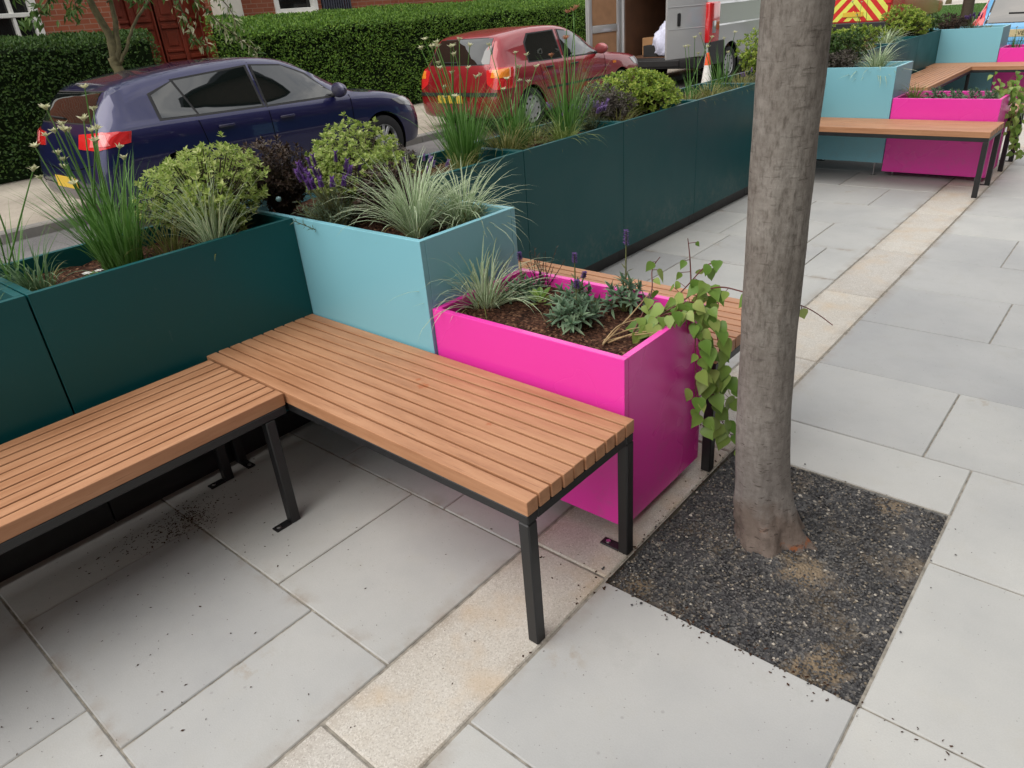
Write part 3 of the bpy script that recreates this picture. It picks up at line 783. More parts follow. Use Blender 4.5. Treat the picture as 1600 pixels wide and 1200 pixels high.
def wheel(parent,x,y,z,r,side,style):
    e=MB(); w=.2; rr=r*.66
    prof=[(rr*.98,-w*.42),(r*.90,-w*.5),(r*.985,-w*.40),(r,-w*.2),(r,w*.2),(r*.985,w*.40),(r*.93,w*.5),(rr*1.0,w*.46)]
    e.lathe(prof,40,'x',center=(0,0,0)); 
    for q in (-.06,-.02,.02,.06): e.lathe([(r+.0005,q-.005),(r+.001,q),(r+.0005,q+.005)],40,'x')
    ty=e.build('wheel',MT['tyre'],parent,smooth=True,loc=(x,y,z))
    m=MB(); h=w*.40*side
    m.lathe([(rr*1.0,h*1.1),(rr*.96,h*1.12),(rr*.92,h*.85),(rr*.90,h*.2)],36,'x')
    if style=='alloy':
        for k in range(10):
            a=2*pi*k/10+(.10 if k%2 else -.10)
            m.xf=Matrix.Rotation(a,4,'X')
            m.box(min(h*.72,h*1.0),max(h*.72,h*1.0),-.022,.022,.03,rr*.94,.006); m.xf=None
        m.lathe([(.0,h*1.05),(.05,h*1.05),(.065,h*.95),(.065,h*.6)],20,'x')
    else:
        m.lathe([(0,h*1.12),(.05,h*1.12),(.06,h*1.02),(rr*.55,h*1.08),(rr*.93,h*1.0)],36,'x')
    ri=m.build('rim',MT['alloy' if style=='alloy' else 'hub'],ty,smooth='auto')
    d=MB()
    if style=='alloy':
        d.lathe([(0,h*.35),(rr*.9,h*.35)],30,'x')
    else:
        for k in range(10):
            a=2*pi*k/10; c=V(h*1.075,cos(a)*rr*.74,sin(a)*rr*.74); d.xf=Matrix.Translation(c)@Matrix.Rotation(a,4,'X')
            d.lathe([(0,.002*side),(.017,.002*side),(.017,-.004*side)],12,'x'); d.xf=None
    d.build('rim_openings',MT['gap'],ri)
    return ty
def hatch(loc,T,mat,label,style,spec):
    root=empty('parked_car',loc,label,'car')
    L=T[-1][0]; yr,yf,r=spec['yr'],spec['yf'],spec['r']
    cuts=[]
    for y in (yr,yf):
        for s in (1,-1):
            cuts.append((y,r*.985,r*1.16,*sorted((s*.56,s*1.2))))
    me=cut_arches(car_body(T),cuts)
    me.materials.clear(); me.materials.append(mat); me.polygons.foreach_set('use_smooth',[True]*len(me.polygons)); me.set_sharp_from_angle(angle=radians(38))
    me.name='body'; link(bpy.data.objects.new('body',me),root)
    bv=bvh_of(car_body(T))
    Wm=max(t[4] for t in T)
    for y in (yr,yf):
        for s in (1,-1):
            m=MB(); m.lathe([(r*1.155,s*.57),(r*1.155,s*(Wm-.05))],36,'x',center=(0,y,r*.985)); m.lathe([(0,s*.572),(r*1.155,s*.572)],36,'x',center=(0,y,r*.985))
            m.build('wheel_arch',MT['gap'],root,smooth=True)
            wheel(root,s*(Wm-.115),y,r,r,s,style)
    X=(-1,0,0)
    for s in (1,-1):
        dx=(-s,0,0)
        for i,poly in enumerate(spec['side']):
            # dark surround, then the pane proud of it
            cx=sum(p[0] for p in poly)/len(poly); cz=sum(p[1] for p in poly)/len(poly)
            big=[(cx+(y-cx)*(1+.030/max(.05,abs(y-cx))),cz+(z-cz)*(1+.018/max(.05,abs(z-cz)))) for y,z in poly]
            f=decal('window',bv,[(s*1.0,y,z) for y,z in big],dx,MT['dark'],root,.002,.004)
            decal('pane',bv,[(s*1.0,y,z) for y,z in poly],dx,MT['glass'],f,.005,.004)
        for ln in spec['gaps']: line('door_gap',bv,[(s,y,z) for y,z in ln],dx,.009,MT['gap'],root)
        if spec.get('strip'): line('side_strip',bv,[(s,y,z) for y,z in spec['strip']],dx,.035,MT['dark'],root,.006)
        for y,z in spec['handles']:
            h,nrm,_,_=bv.ray_cast(V(s*2,y,z),V(-s,0,0))
            m=MB(); m.box(-.018,.018,-.09,.09,-.014,.014,.011,0,2); m.build('door_handle',mat if spec['handlemat']=='body' else MT['dark'],root,smooth='auto',loc=h+V(s*.018,0,0))
        my,mz=spec['mirror']; h,_,_,_=bv.ray_cast(V(s*2,my,mz),V(-s,0,0))
        m=MB(); b=bmesh.new(); bmesh.ops.create_uvsphere(b,u_segments=18,v_segments=12,radius=1)
        for v in b.verts:
            c=v.co; v.co=V(c.x*.125,(c.y if c.y>0 else c.y*.35)*.09,c.z*.082)
        m.bm(b); m.box(-.13*s-.03,-.13*s+.06,-.02,.03,-.07,-.035,.01,1)
        m.build('wing_mirror',[mat,MT['dark']],root,smooth='auto',loc=h+V(s*.13,.02,.05))
        tl=decal('taillight',bv,[(s*x,y,z) for x,y,z in spec['tail']],(-s*.5,.85,0),MT['taillight'],root,.008,.012)
        if spec.get('tail2'): decal('lens',bv,[(s*x,y,z) for x,y,z in spec['tail2']],(-s*.5,.85,0),spec['lensmat'],tl,.012,.006)
        decal('headlight',bv,[(s*x,y,z) for x,y,z in spec['head']],(-s*.5,-.85,0),MT['clear'],root,.006,.01)
        if spec.get('ind'): 
            y,z=spec['ind']; decal('indicator',bv,[(s,y-.045,z-.02),(s,y+.045,z-.02),(s,y+.045,z+.02),(s,y-.045,z+.02)],dx,MT['amber'],root,.008,.01)
    f=decal('rear_window',bv,[(x*1.05,-1,z+(.012 if z>1.1 else -.012)) for x,z in spec['rear']],(0,1,0),MT['dark'],root,.002,.004)
    decal('pane',bv,[(x,-1,z) for x,z in spec['rear']],(0,1,0),MT['glass'],f,.005,.004)
    fw=decal('windscreen',bv,[(x,6,z) for x,z in spec['front']],(0,-1,0),MT['glass'],root,.004,.004)
    for ln in spec['rearlines']: line('tailgate_gap',bv,[(x,-1,z) for x,z in ln],(0,1,0),.008,MT['gap'],root)
    if spec.get('bumper'): line('bumper_strip',bv,[(x,-1,spec['bumper']) for x in (-.8,-.4,0,.4,.8)],(0,1,0),.05,MT['dark'],root,.012)
    pz,pc,ps,pm=spec['plate']
    h,_,_,_=bv.ray_cast(V(pc,-3,pz),V(0,1,0))
    m=MB(); m.box(-.26,.26,-.006,.004,-.056,.056,.003); pl=m.build('number_plate',MT[pm],root,loc=h+V(0,-.012,0))
    if ps:
        txt(ps,pl,.085,(0,-.0075,-.031),(radians(90),0,0),MT['gap'],'plate_text')
    if spec.get('spoiler'):
        y0,y1,z,wd=spec['spoiler']; m=MB(); m.box(-wd,wd,-.13,.11,-.014,.010,.009,0,2); m.build('roof_spoiler',mat,root,smooth='auto',loc=(0,(y0+y1)/2,z)).rotation_euler=(radians(10),0,0)
    if spec.get('wiper'):
        z0=spec['wiper']; m=MB(); a=[bv.ray_cast(V(x,-3,z0+.02*abs(x)),V(0,1,0))[0]+V(0,-.02,0) for x in (.02,-.15,-.32)]; m.tube(a,.009,6); m.build('rear_wiper',MT['dark'],root)
    return root
def txt(s,parent,size,loc,rot,mat,name):
    c=bpy.data.curves.new(name,'FONT'); c.body=s; c.size=size; c.align_x='CENTER'; c.extrude=.0008; c.materials.append(mat)
    o=bpy.data.objects.new('lettering',c); link(o); dg=bpy.context.evaluated_depsgraph_get(); dg.update()
    me=bpy.data.meshes.new_from_object(o.evaluated_get(dg)); bpy.data.objects.remove(o)
    o=bpy.data.objects.new(name,me); link(o,parent); o.location=loc; o.rotation_euler=rot; return o

G7=[(0.0,.36,.50,.60,.66,.45),(.03,.30,.58,.74,.78,.5),(.08,.26,.72,.90,.84,.55),(.14,.24,.86,1.01,.868,.58),(.22,.225,.93,1.12,.88,.60),(.34,.215,.965,1.25,.888,.62),(.47,.21,.972,1.325,.892,.635),(.75,.20,.972,1.378,.897,.65),(1.3,.19,.962,1.430,.90,.66),(1.85,.185,.950,1.446,.90,.66),(2.3,.185,.935,1.395,.90,.645),(2.65,.185,.925,1.26,.90,.62),(3.0,.19,.92,1.08,.898,.56),(3.2,.195,.905,.985,.895,.56),(3.6,.205,.86,.925,.885,.56),(3.95,.22,.76,.83,.85,.5),(4.13,.24,.64,.73,.77,.42),(4.22,.27,.54,.62,.66,.36),(4.258,.34,.46,.52,.52,.3)]
g7spec=dict(yr=.815,yf=3.45,r=.318,handlemat='body',
 side=[[(.74,.99),(1.10,.978),(.985,1.295),(.74,1.20)],[(1.125,.977),(1.85,.96),(1.82,1.352),(1.01,1.302)],[(1.92,.958),(2.86,.945),(2.55,1.20),(2.28,1.318),(1.91,1.353)]],
 gaps=[[(1.88,1.39),(1.90,.9),(1.90,.30),(2.02,.235)],[(1.08,.965),(1.12,.72),(1.20,.45)],[(3.02,.93),(3.0,.6),(3.02,.30)],[(1.16,.235),(3.0,.235)]],
 handles=[(1.36,.835),(2.10,.82)],mirror=(2.78,.955),
 tail=[(.93,.27,.83),(.93,.29,.93),(.80,.14,.945),(.46,.05,.925),(.44,.05,.80),(.78,.08,.79)],tail2=[(.84,.2,.83),(.80,.2,.925),(.68,.1,.92),(.64,.1,.82)],lensmat=MT['paleRed'],
 head=[(.82,3.72,.72),(.84,3.62,.80),(.74,4.0,.80),(.5,4.2,.72),(.5,4.22,.64),(.75,4.08,.64)],
 rear=[(-.60,1.02),(.60,1.02),(.53,1.27),(-.53,1.27)],front=[(-.60,1.02),(.60,1.02),(.50,1.33),(-.50,1.33)],
 rearlines=[[(-.70,.66),(-.3,.60),(.3,.60),(.70,.66)],[(-.72,.97),(-.70,.66)],[(.72,.97),(.70,.66)],[(-.66,.45),(0,.42),(.66,.45)]],
 plate=(.47,0,None,'plate'),spoiler=None,wiper=1.06)
car1=hatch((-5.40,1.06,-.13),G7,MT['navy'],'dark blue hatchback parked nearest, behind the shrubs at left','alloy',g7spec)
G4=[(0.0,.36,.52,.60,.68,.45),(.03,.30,.60,.72,.78,.5),(.07,.27,.74,.88,.82,.56),(.11,.25,.86,.99,.838,.58),(.19,.235,.92,1.12,.848,.585),(.31,.225,.945,1.29,.855,.61),(.40,.22,.95,1.36,.858,.62),(.7,.21,.95,1.408,.864,.63),(1.2,.205,.945,1.44,.868,.64),(1.7,.20,.94,1.43,.868,.64),(2.1,.20,.93,1.36,.868,.625),(2.45,.20,.92,1.22,.866,.60),(2.8,.20,.91,1.03,.864,.56),(3.0,.205,.89,.955,.862,.56),(3.4,.215,.85,.905,.855,.56),(3.8,.23,.78,.84,.83,.5),(4.0,.25,.68,.74,.77,.42),(4.1,.28,.56,.62,.66,.36),(4.145,.34,.48,.52,.52,.3)]
g4spec=dict(yr=.80,yf=3.31,r=.305,handlemat='dark',
 side=[[(.83,.975),(1.62,.962),(1.58,1.345),(.98,1.335),(.86,1.22)],[(1.73,.960),(2.62,.945),(2.36,1.16),(2.10,1.30),(1.72,1.345)]],
 gaps=[[(1.67,1.36),(1.69,.9),(1.69,.30),(1.8,.25)],[(1.02,.95),(1.08,.70),(1.14,.45)],[(2.80,.92),(2.78,.6),(2.80,.32)]],
 handles=[(1.25,.86),(1.90,.85)],mirror=(2.56,.955),strip=[(1.16,.56),(2.92,.56)],
 tail=[(.92,.30,.66),(.92,.30,.94),(.76,.10,.95),(.62,.05,.92),(.62,.05,.74),(.74,.07,.66)],tail2=[(.88,.26,.81),(.88,.26,.93),(.70,.10,.92),(.68,.08,.82)],lensmat=MT['amber'],
 head=[(.80,3.68,.68),(.82,3.58,.78),(.72,3.94,.78),(.42,4.06,.72),(.42,4.08,.60),(.72,3.98,.60)],ind=(3.08,.76),
 rear=[(-.62,1.0),(.62,1.0),(.54,1.33),(-.54,1.33)],front=[(-.58,1.0),(.58,1.0),(.50,1.29),(-.50,1.29)],
 rearlines=[[(-.60,.62),(.60,.62)],[(-.64,.97),(-.60,.62)],[(.64,.97),(.60,.62)]],
 plate=(.53,-.12,None,'plate'),bumper=.60,wiper=1.03)
car2=hatch((-5.41,6.34,-.14),G4,MT['red'],'red hatchback with silver hubcaps parked between blue car and van','hubcap',g4spec)
SC=[(t[0]*.92,)+tuple(t[1:]) for t in G4]
scspec=dict(g4spec); scspec.update(yr=.74,yf=3.05,
 side=[[(y*.92,z) for y,z in p] for p in g4spec['side']],gaps=[[(y*.92,z) for y,z in p] for p in g4spec['gaps']],strip=None,ind=None,
 handles=[(1.15,.86),(1.75,.85)],mirror=(2.36,.955),
 tail=[(.88,.26,.66),(.86,.34,1.24),(.72,.30,1.26),(.66,.08,.95),(.66,.05,.66)],tail2=[(.86,.1,.68),(.86,.1,.78),(.70,.06,.78),(.69,.06,.68)],lensmat=MT['clear'],
 head=[(.80,3.38,.68),(.82,3.28,.78),(.72,3.62,.78),(.42,3.73,.72),(.42,3.75,.60),(.72,3.66,.60)],
 rear=[(-.60,.90),(.60,.90),(.56,1.31),(-.56,1.31)],plate=(.74,.0,'VE60 R','plate2'),bumper=None,handlemat='body')
scspec['front']=[(-.58,1.0),(.58,1.0),(.50,1.29),(-.50,1.29)]
car3=hatch((.42,12.7,-.15),SC,MT['sky'],'light blue hatchback parked past the far end of the planters','hubcap',scspec)

for c_ in (car1,car2,car3): c_.scale=(.93,.93,.93)
# panel van with its rear doors open
def van(loc):
    root=empty('panel_van',loc,'silver panel van with its rear doors open, boxes and sheets inside','van')
    Wd,Ht,Ln=1.0,2.45,5.6
    prof=[(.90,.42),(.965,.46),(.985,.62),(.985,.80),(.992,.98),(1.0,1.06),(.978,1.085),(.98,1.40),(.985,1.44),(.966,1.47),(.95,1.9),(.90,2.25),(.82,2.38),(.6,2.44),(0,2.46)]
    full=prof+[(-x,z) for x,z in prof[-2::-1]]
    m=MB(); ys=[0,.03,.5,1,1.5,2,2.5,3,3.4,3.8,4.2,4.7,5.1,5.4,5.6]
    rings=[]
    for y in ys:
        f=1 if y<3.4 else max(.0,1-((y-3.4)/2.2)**1.6)
        rr=[]
        for x,z in full:
            zz=z
            if y>3.4 and z>1.0: zz=1.0+(z-1.0)*max(.08,f)
            k=1-.10*max(0,(y-4.4)/1.2)
            rr.append(m.vert((x*k,y,zz)))
        rings.append(rr)
    n=len(full)
    for i in range(len(rings)-1):
        for k in range(n-1): m.face([rings[i][k],rings[i][k+1],rings[i+1][k+1],rings[i+1][k]])
    m.face([rings[-1][k] for k in range(n)])
    me=bpy.data.meshes.new('shape'); me.from_pydata([tuple(v) for v in m.v],[],m.f); me.update()
    objs=[]
    r=.335
    def solid(o):
        s=o.modifiers.new('s','SOLIDIFY'); s.thickness=.05; s.offset=-1
    def doit(me):
        cs=[]
        for y in (1.0,4.55):
            for s in (1,-1):
                oc=bpy.data.objects.new('cut',cutter(y,r,.43,*sorted((s*.6,s*1.3)))); link(oc); cs.append(oc)
        def mods(o):
            solid(o)
            for oc in cs:
                b=o.modifiers.new('b','BOOLEAN'); b.operation='DIFFERENCE'; b.object=oc; b.solver='EXACT'
        q=evaluated(me,[mods])
        for oc in cs: bpy.data.objects.remove(oc)
        return q
    body=doit(me); body.materials.clear(); body.materials.append(MT['silver']); body.polygons.foreach_set('use_smooth',[True]*len(body.polygons)); body.set_sharp_from_angle(angle=radians(28)); body.name='body'
    link(bpy.data.objects.new('body',body),root)
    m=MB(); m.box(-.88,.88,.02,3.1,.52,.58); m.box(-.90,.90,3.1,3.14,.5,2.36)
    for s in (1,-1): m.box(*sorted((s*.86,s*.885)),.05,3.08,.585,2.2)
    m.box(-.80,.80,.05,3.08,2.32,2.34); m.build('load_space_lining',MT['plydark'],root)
    m=MB(); m.box(-.96,.96,-.13,.10,.36,.56,.03,0,2); m.box(-.5,.5,-.15,-.08,.40,.52,.012); m.build('rear_bumper',MT['dark'],root,smooth='auto')
    m=MB(); m.box(.955,1.062,.03,.64,.40,.82,.012,0,2); m.build('side_cladding',MT['dark'],root)
    for s in (1,-1):
        m=MB(); m.box(*sorted((s*.87,s*.955)),-.004,.06,.56,2.25,.012,0,2); m.build('door_pillar',MT['silver'],root)
    for s in (1,-1):
        m=MB(); a,b=(.90,1.066) if s>0 else (-1.012,-.97)
        m.box(a,b,-.035,.40,.80,1.50,.03,0,3); tl=m.build('taillight',MT['taillight'],root,smooth='auto')
        m=MB(); m.box(a+.03,b+.003,.08,.24,.96,1.18,.012,0,2); m.build('clear_lens',MT['clear'],tl,smooth='auto')
    for y in (1.0,4.55):
        for s in (1,-1):
            m=MB(); m.lathe([(.425,s*.62),(.425,s*1.0)],30,'x',center=(0,y,r)); m.lathe([(0,s*.62),(.425,s*.62)],30,'x',center=(0,y,r)); m.build('wheel_arch',MT['gap'],root,smooth=True)
            wheel(root,s*.91,y,r,r,s,'hubcap')
    # doors: local x runs from the hinge to the free edge, inside face is +y
    def vdoor(hx,ang,mirror):
        d=MB(); W=.91
        d.box(0,W,-.03,.012,.58,2.22,.018,0,2)
        d.box(.03,W-.03,-.036,-.0305,1.085,1.10,.002); d.box(.03,W-.03,-.036,-.0305,1.46,1.475,.002)
        # inner frame
        for a,b,c,e in ((.02,.12,.60,2.20),(W-.12,W-.02,.60,2.20)): d.box(a,b,.0125,.05,c,e,.016,0,2)
        d.box(.121,W-.121,.0125,.05,1.10,1.24,.016,0,2); d.box(.121,W-.121,.0125,.05,2.08,2.19,.016,0,2); d.box(.121,W-.121,.0125,.05,.605,.68,.016,0,2)
        o=d.build('rear_door',MT['silver'],root,smooth='auto',loc=(hx,-.01,0))
        o.rotation_euler=(0,0,ang); 
        if mirror: o.scale=(-1,1,1)
        p=MB(); p.box(.122,W-.122,.0128,.03,1.242,2.078,.004); p.box(.122,W-.122,.0128,.03,.682,1.098,.004); p.build('ply_panel',MT['ply'],o)
        h=MB(); h.box(W-.30,W-.235,-.052,-.0305,1.14,1.36,.02,0,2); h.build('handle',MT['dark'],o,smooth='auto')
        return o
    vdoor(-.955,radians(-104),False)       # far door, swung back, its ply lining showing
    vdoor(.955,radians(66),True)           # near door, half open
    return root
van((-5.36,11.95,-.15)).scale=(.95,.95,.95)
# load of the van
vx,vy,vz=-5.36,11.95,-.15+.552
def box_thing(name,x0,x1,y0,y1,z0,z1,mat,label,cat):
    m=MB(); m.box(x0,x1,y0,y1,z0,z1,.006); m.box(x0+.002,x1-.002,(y0+y1)/2-.003,(y0+y1)/2+.003,z1+.0005,z1+.002)
    return tag(m.build(name,mat),label,cat)
box_thing('cardboard_box',vx-.66,vx-.14,vy+.42,vy+.72,vz,vz+.32,MT['card'],'brown cardboard box standing at the back of the open van','box')
box_thing('tool_crate',vx-.42,vx-.10,vy+.06,vy+.34,vz,vz+.20,MT['dark'],'black tool crate on the van floor beside the crumpled sheets','crate')
m=MB(); b=bmesh.new(); bmesh.ops.create_icosphere(b,subdivisions=4,radius=1)
for v in b.verts:
    c=v.co.copy(); k=1+.22*noise.noise(c*2.1)+.12*noise.noise(c*5)+.05*abs(noise.noise(c*11))
    v.co=V(c.x*.30*k,c.y*.24*k,max(-.20,c.z*.36*k))
m.bm(b); tag(m.build('dust_sheets',MT['sheet'],smooth=True,loc=(vx+.04,vy+.22,vz+.22)),'crumpled white and blue dust sheets piled in the van doorway','dust sheets')

# traffic cone
c=empty('traffic_cone',(-3.42,10.05,ROADZ),'orange and white traffic cone standing behind the planters by the van','cone')
m=MB(); m.box(-.19,.19,-.19,.19,.0,.035,.012,0,2); m.build('base',MT['orange'],c)
m=MB(); rz=lambda z:.125-.10*(z/.74)
m.lathe([(rz(z),z) for z in (.035,.2,.26)],24); m.lathe([(rz(z),z) for z in (.56,.70,.735)]+[(.0,.742)],24); m.build('cone_body',MT['orange'],c,smooth='auto')
m=MB(); m.lathe([(rz(z)+.002,z) for z in (.26,.4,.56)],24); m.build('reflective_sleeve',MT['conewhite'],c,smooth=True)

# emergency vehicle far down the street: rear with chevrons
def chevron_vehicle(loc):
    root=empty('emergency_vehicle',loc,'red vehicle with red and yellow rear chevrons parked far down the street','vehicle')
    W,H=.98,2.2
    m=MB(); m.box(-W,W,0,5.2,.42,H,.07,0,3); m.box(-W+.03,W-.03,5.0,5.9,.42,1.3,.12,0,3); m.build('body',MT['firered'],root,smooth='auto')
    m=MB(); m.box(-W+.02,W-.02,-.14,.02,.34,.52,.03,0,2); m.build('rear_bumper',MT['dark'],root)
    m=MB(); m.quad((-W+.09,-.006,.55),(W-.09,-.006,.55),(W-.09,-.006,2.08),(-W+.09,-.006,2.08)); m.build('chevron_panel',MT['chevred'],root)
    m=MB(); hw=W-.09
    for s in (1,-1):
        z=-.6
        while z<2.0:
            # stripe: from centre (x=0) top going down outward
            poly=[]
            a=[(0,z+.9),(0,z+.9+.17),(s*hw,z+.17-.05),(s*hw,z-.05)]
            # clip to panel height
            def clip(P,zc,keep):
                o=[]
                for i in range(len(P)):
                    p,q=P[i],P[(i+1)%len(P)]; ip=(p[1]-zc)*keep>=0; iq=(q[1]-zc)*keep>=0
                    if ip: o.append(p)
                    if ip!=iq:
                        t=(zc-p[1])/(q[1]-p[1]); o.append((p[0]+t*(q[0]-p[0]),zc))
                return o
            a=clip(clip(a,.552,1),2.078,-1) if a else a
            if len(a)>=3:
                m.face([m.vert((x,-.010,zz)) for x,zz in a])
            z+=.34
    m.build('yellow_stripes',MT['yellow'],root)
    m=MB(); m.box(-.27,.27,-.03,-.012,.66,.78,.004); m.build('number_plate',MT['plate'],root)
    for s in (1,-1):
        m=MB(); m.box(*sorted((s*.82,s*.96)),-.03,-.008,.95,1.5,.01); m.build('taillight',MT['taillight'],root)
        m=MB(); m.box(*sorted((s*.08,s*.70)),-.02,-.011,1.4,1.95,.004); m.build('rear_window',MT['glass'],root)
        for y in (1.0,4.4): wheel(root,s*.86,y,.34,.34,s,'hubcap')
    return root
chevron_vehicle((-5.05,22.0,ROADZ))
#--PART4--
# ------------------------------------------------------------------ hedges
def hedge(loc,x0,x1,L,zf,zb,n,mat,label):
    root=empty('clipped_hedge',loc,label,'hedge')
    def top(x,y): 
        t=(x1-x)/(x1-x0); return zf+(zb-zf)*t+.035*noise.noise(V(x*2,y*1.3,0))-.10*max(0,abs(t-.5)*2-.8)*2
    core=MB(); nx,ny,nz=6,int(L/.25),6; I=.07
    grid={}
    def P(i,j):
        x=x0+I+(x1-x0-2*I)*i/nx; y=I+(L-2*I)*j/ny; return core.vert((x,y,top(x,y)-I))
    ids=[[P(i,j) for i in range(nx+1)] for j in range(ny+1)]
    for j in range(ny):
        for i in range(nx): core.face([ids[j][i],ids[j][i+1],ids[j+1][i+1],ids[j+1][i]])
    for j in range(ny):
        for i in (0,nx):
            x=x0+I+(x1-x0-2*I)*i/nx; ya=I+(L-2*I)*j/ny; yb=I+(L-2*I)*(j+1)/ny
            core.quad((x,ya,0),(x,yb,0),(x,yb,top(x,yb)-I),(x,ya,top(x,ya)-I))
    for y in (I,L-I): core.quad((x0+I,y,0),(x1-I,y,0),(x1-I,y,top(x1-I,y)-I),(x0+I,y,top(x0+I,y)-I))
    core.build('dark_core',MT['hedgecore'],root)  # solid near-black core inside the leaf shell
    lf=MB(); areas=[('f',L*zf),('t',L*(x1-x0)),('e0',(x1-x0)*zf),('e1',(x1-x0)*zf)]
    A=sum(a for _,a in areas)
    for k,a in areas:
        for _ in range(int(n*a/A*(2.2 if k=='t' else 1))):
            if k=='f':
                y=R.uniform(0,L); z=R.uniform(.02,1)**.9*zf; x=x1; nr=V(1,0,.15)
                if noise.noise(V(y*1.7,z*1.9,4))>.33 and R.random()<.55: continue
            elif k=='t': x=R.uniform(x0,x1); y=R.uniform(0,L); z=top(x,y); nr=V(0,0,1)
            elif k=='e0': x=R.uniform(x0,x1); y=0; z=R.uniform(0,1)*top(x,0); nr=V(0,-1,.1)
            else: x=R.uniform(x0,x1); y=L; z=R.uniform(0,1)*top(x,L); nr=V(0,1,.1)
            b=.05*noise.noise(V(x*1.5,y*1.5,z*1.5))+.025*noise.noise(V(x*5,y*5,z*5))
            p=V(x,y,z)+nr*(b-R.random()**2*.09+.015)
            d=(nr*R.uniform(.1,.9)+V(R.gauss(0,.6),R.gauss(0,.6),R.gauss(.25,.5))).normalized()
            if k=='t': d=V(R.gauss(.15,.55),R.gauss(0,.55),R.uniform(.5,1.2)).normalized(); nr=V(1,-.4,.5)
            lf.leaf(p,d,(nr+V(R.gauss(0,.5),R.gauss(0,.5),R.gauss(.3,.5))).normalized(),R.uniform(.035,.062),R.uniform(.018,.03))
    lf.build('foliage',mat,root)
    return root
hedge((-8.72,5.16,-.05),-.95,0,12.2,1.47,1.70,46000,MT['l_hedge'],'long clipped green hedge in front of the brick house, behind the red car')
hedge((-8.72,-2.2,-.05),-.95,0,6.05,1.52,1.64,20000,MT['l_hedge2'],'dark clipped hedge behind the blue car and the small tree')

# ------------------------------------------------------------------ brick house
h=empty('brick_house',(-11.0,6,0),'red brick house with white windows and red brown doors behind the hedges','house')
m=MB()
def wallseg(a,b,z0,z1,x=-.3,x1=0): m.box(x,x1,a-6,b-6,z0,z1)
H=6.5
wallseg(-9,1.2,-.2,H); wallseg(1.2,3.27,-.2,1.30); wallseg(1.2,3.27,3.4,H); wallseg(3.27,4.42,-.2,H); wallseg(4.42,6.15,2.75,H)
wallseg(6.15,7.38,-.2,H); wallseg(7.38,8.36,-.2,1.60); wallseg(7.38,8.36,3.3,H); wallseg(8.36,8.46,-.2,H); wallseg(8.46,9.17,2.6,H); wallseg(9.17,26,-.2,H)
m.build('wall',MT['brick'],h)
def sash(y0,y1,z0,z1,mid,mull,sill):
    f=MB(); t=.10; y0-=6; y1-=6
    f.box(-.16,.03,y0,y0+t,z0,z1,.006); f.box(-.16,.03,y1-t,y1,z0,z1,.006)
    f.box(-.16,.028,y0+t,y1-t,z1-t,z1,.006); f.box(-.16,.028,y0+t,y1-t,z0,z0+t*.8,.006)
    f.box(-.14,.01,y0+t,y1-t,mid-.03,mid+.03,.005)
    for q in mull: f.box(-.12,.0,q-6-.02,q-6+.02,z0+t*.8,z1-t,.003)
    o=f.build('window',MT['white'],h)
    g=MB(); g.box(-.10,-.09,y0+t,y1-t,z0+.08,z1-t); g.build('pane',MT['hglass'],o)
    if sill: s=MB(); s.box(-.12,.12,y0-.08,y1+.08,z0-.12,z0-.002,.015); s.build('sill',MT['stonewhite'],o)
sash(1.2,3.27,1.30,3.4,1.90,[2.25,2.92],False)
sash(7.38,8.36,1.68,3.3,2.5,[],True)
def pdoor(y0,y1):
    d=MB(); y0-=6; y1-=6; x=-.55
    d.box(x-.06,x,y0,y1,-.1,2.72); w=(y1-y0)
    for za,zb in ((.15,.62),(.74,1.12),(1.24,1.62),(1.74,2.2)):
        for ya,yb in ((y0+.07,y0+w/2-.04),(y0+w/2+.04,y1-.07)):
            d.box(x+.0005,x+.035,ya,yb,zb-.04,zb+.03,.01); d.box(x+.0005,x+.03,ya,yb,za-.04,za+.01,.01)
            d.box(x+.0005,x+.018,ya+.06,yb-.06,za+.06,zb-.08,.012)
    for yy in (y0+.005,y0+w/2,y1-.005): d.box(x+.0005,x+.05,yy-.035,yy+.035,-.1,2.7,.008)
    d.build('door',MT['door'],h)
pdoor(4.44,5.28); pdoor(5.29,6.13)
m=MB(); m.box(-.62,-.56,4.3-6,6.25-6,-.1,2.8); m.box(-.60,-.3,4.40-6,4.43-6,-.1,2.75); m.box(-.6,-.3,6.13-6,6.16-6,-.1,2.75); m.box(-.75,.5,4.42-6,6.15-6,-.2,-.02); m.build('porch_recess',MT['door'],h)
m=MB(); z=-.1
while z<3.2: m.box(.08,.42,6.04-6,6.46-6,z+.004,z+.34,.02); z+=.345
m.box(.04,.46,6.0-6,6.5-6,-.1,.1,.02); m.build('column',MT['stonewhite'],h)
m=MB()
for k in range(12): m.box(.02,.05,8.48-6+k*.06,8.505-6+k*.06,-.1,2.3)
for z in (.2,1.0,1.9): m.box(.025,.045,8.46-6,9.17-6,z,z+.05)
m.build('railing',MT['iron'],h)
m=MB(); m.box(-.28,-.25,8.46-6,9.17-6,-.1,2.6); m.build('side_door',MT['iron'],h)

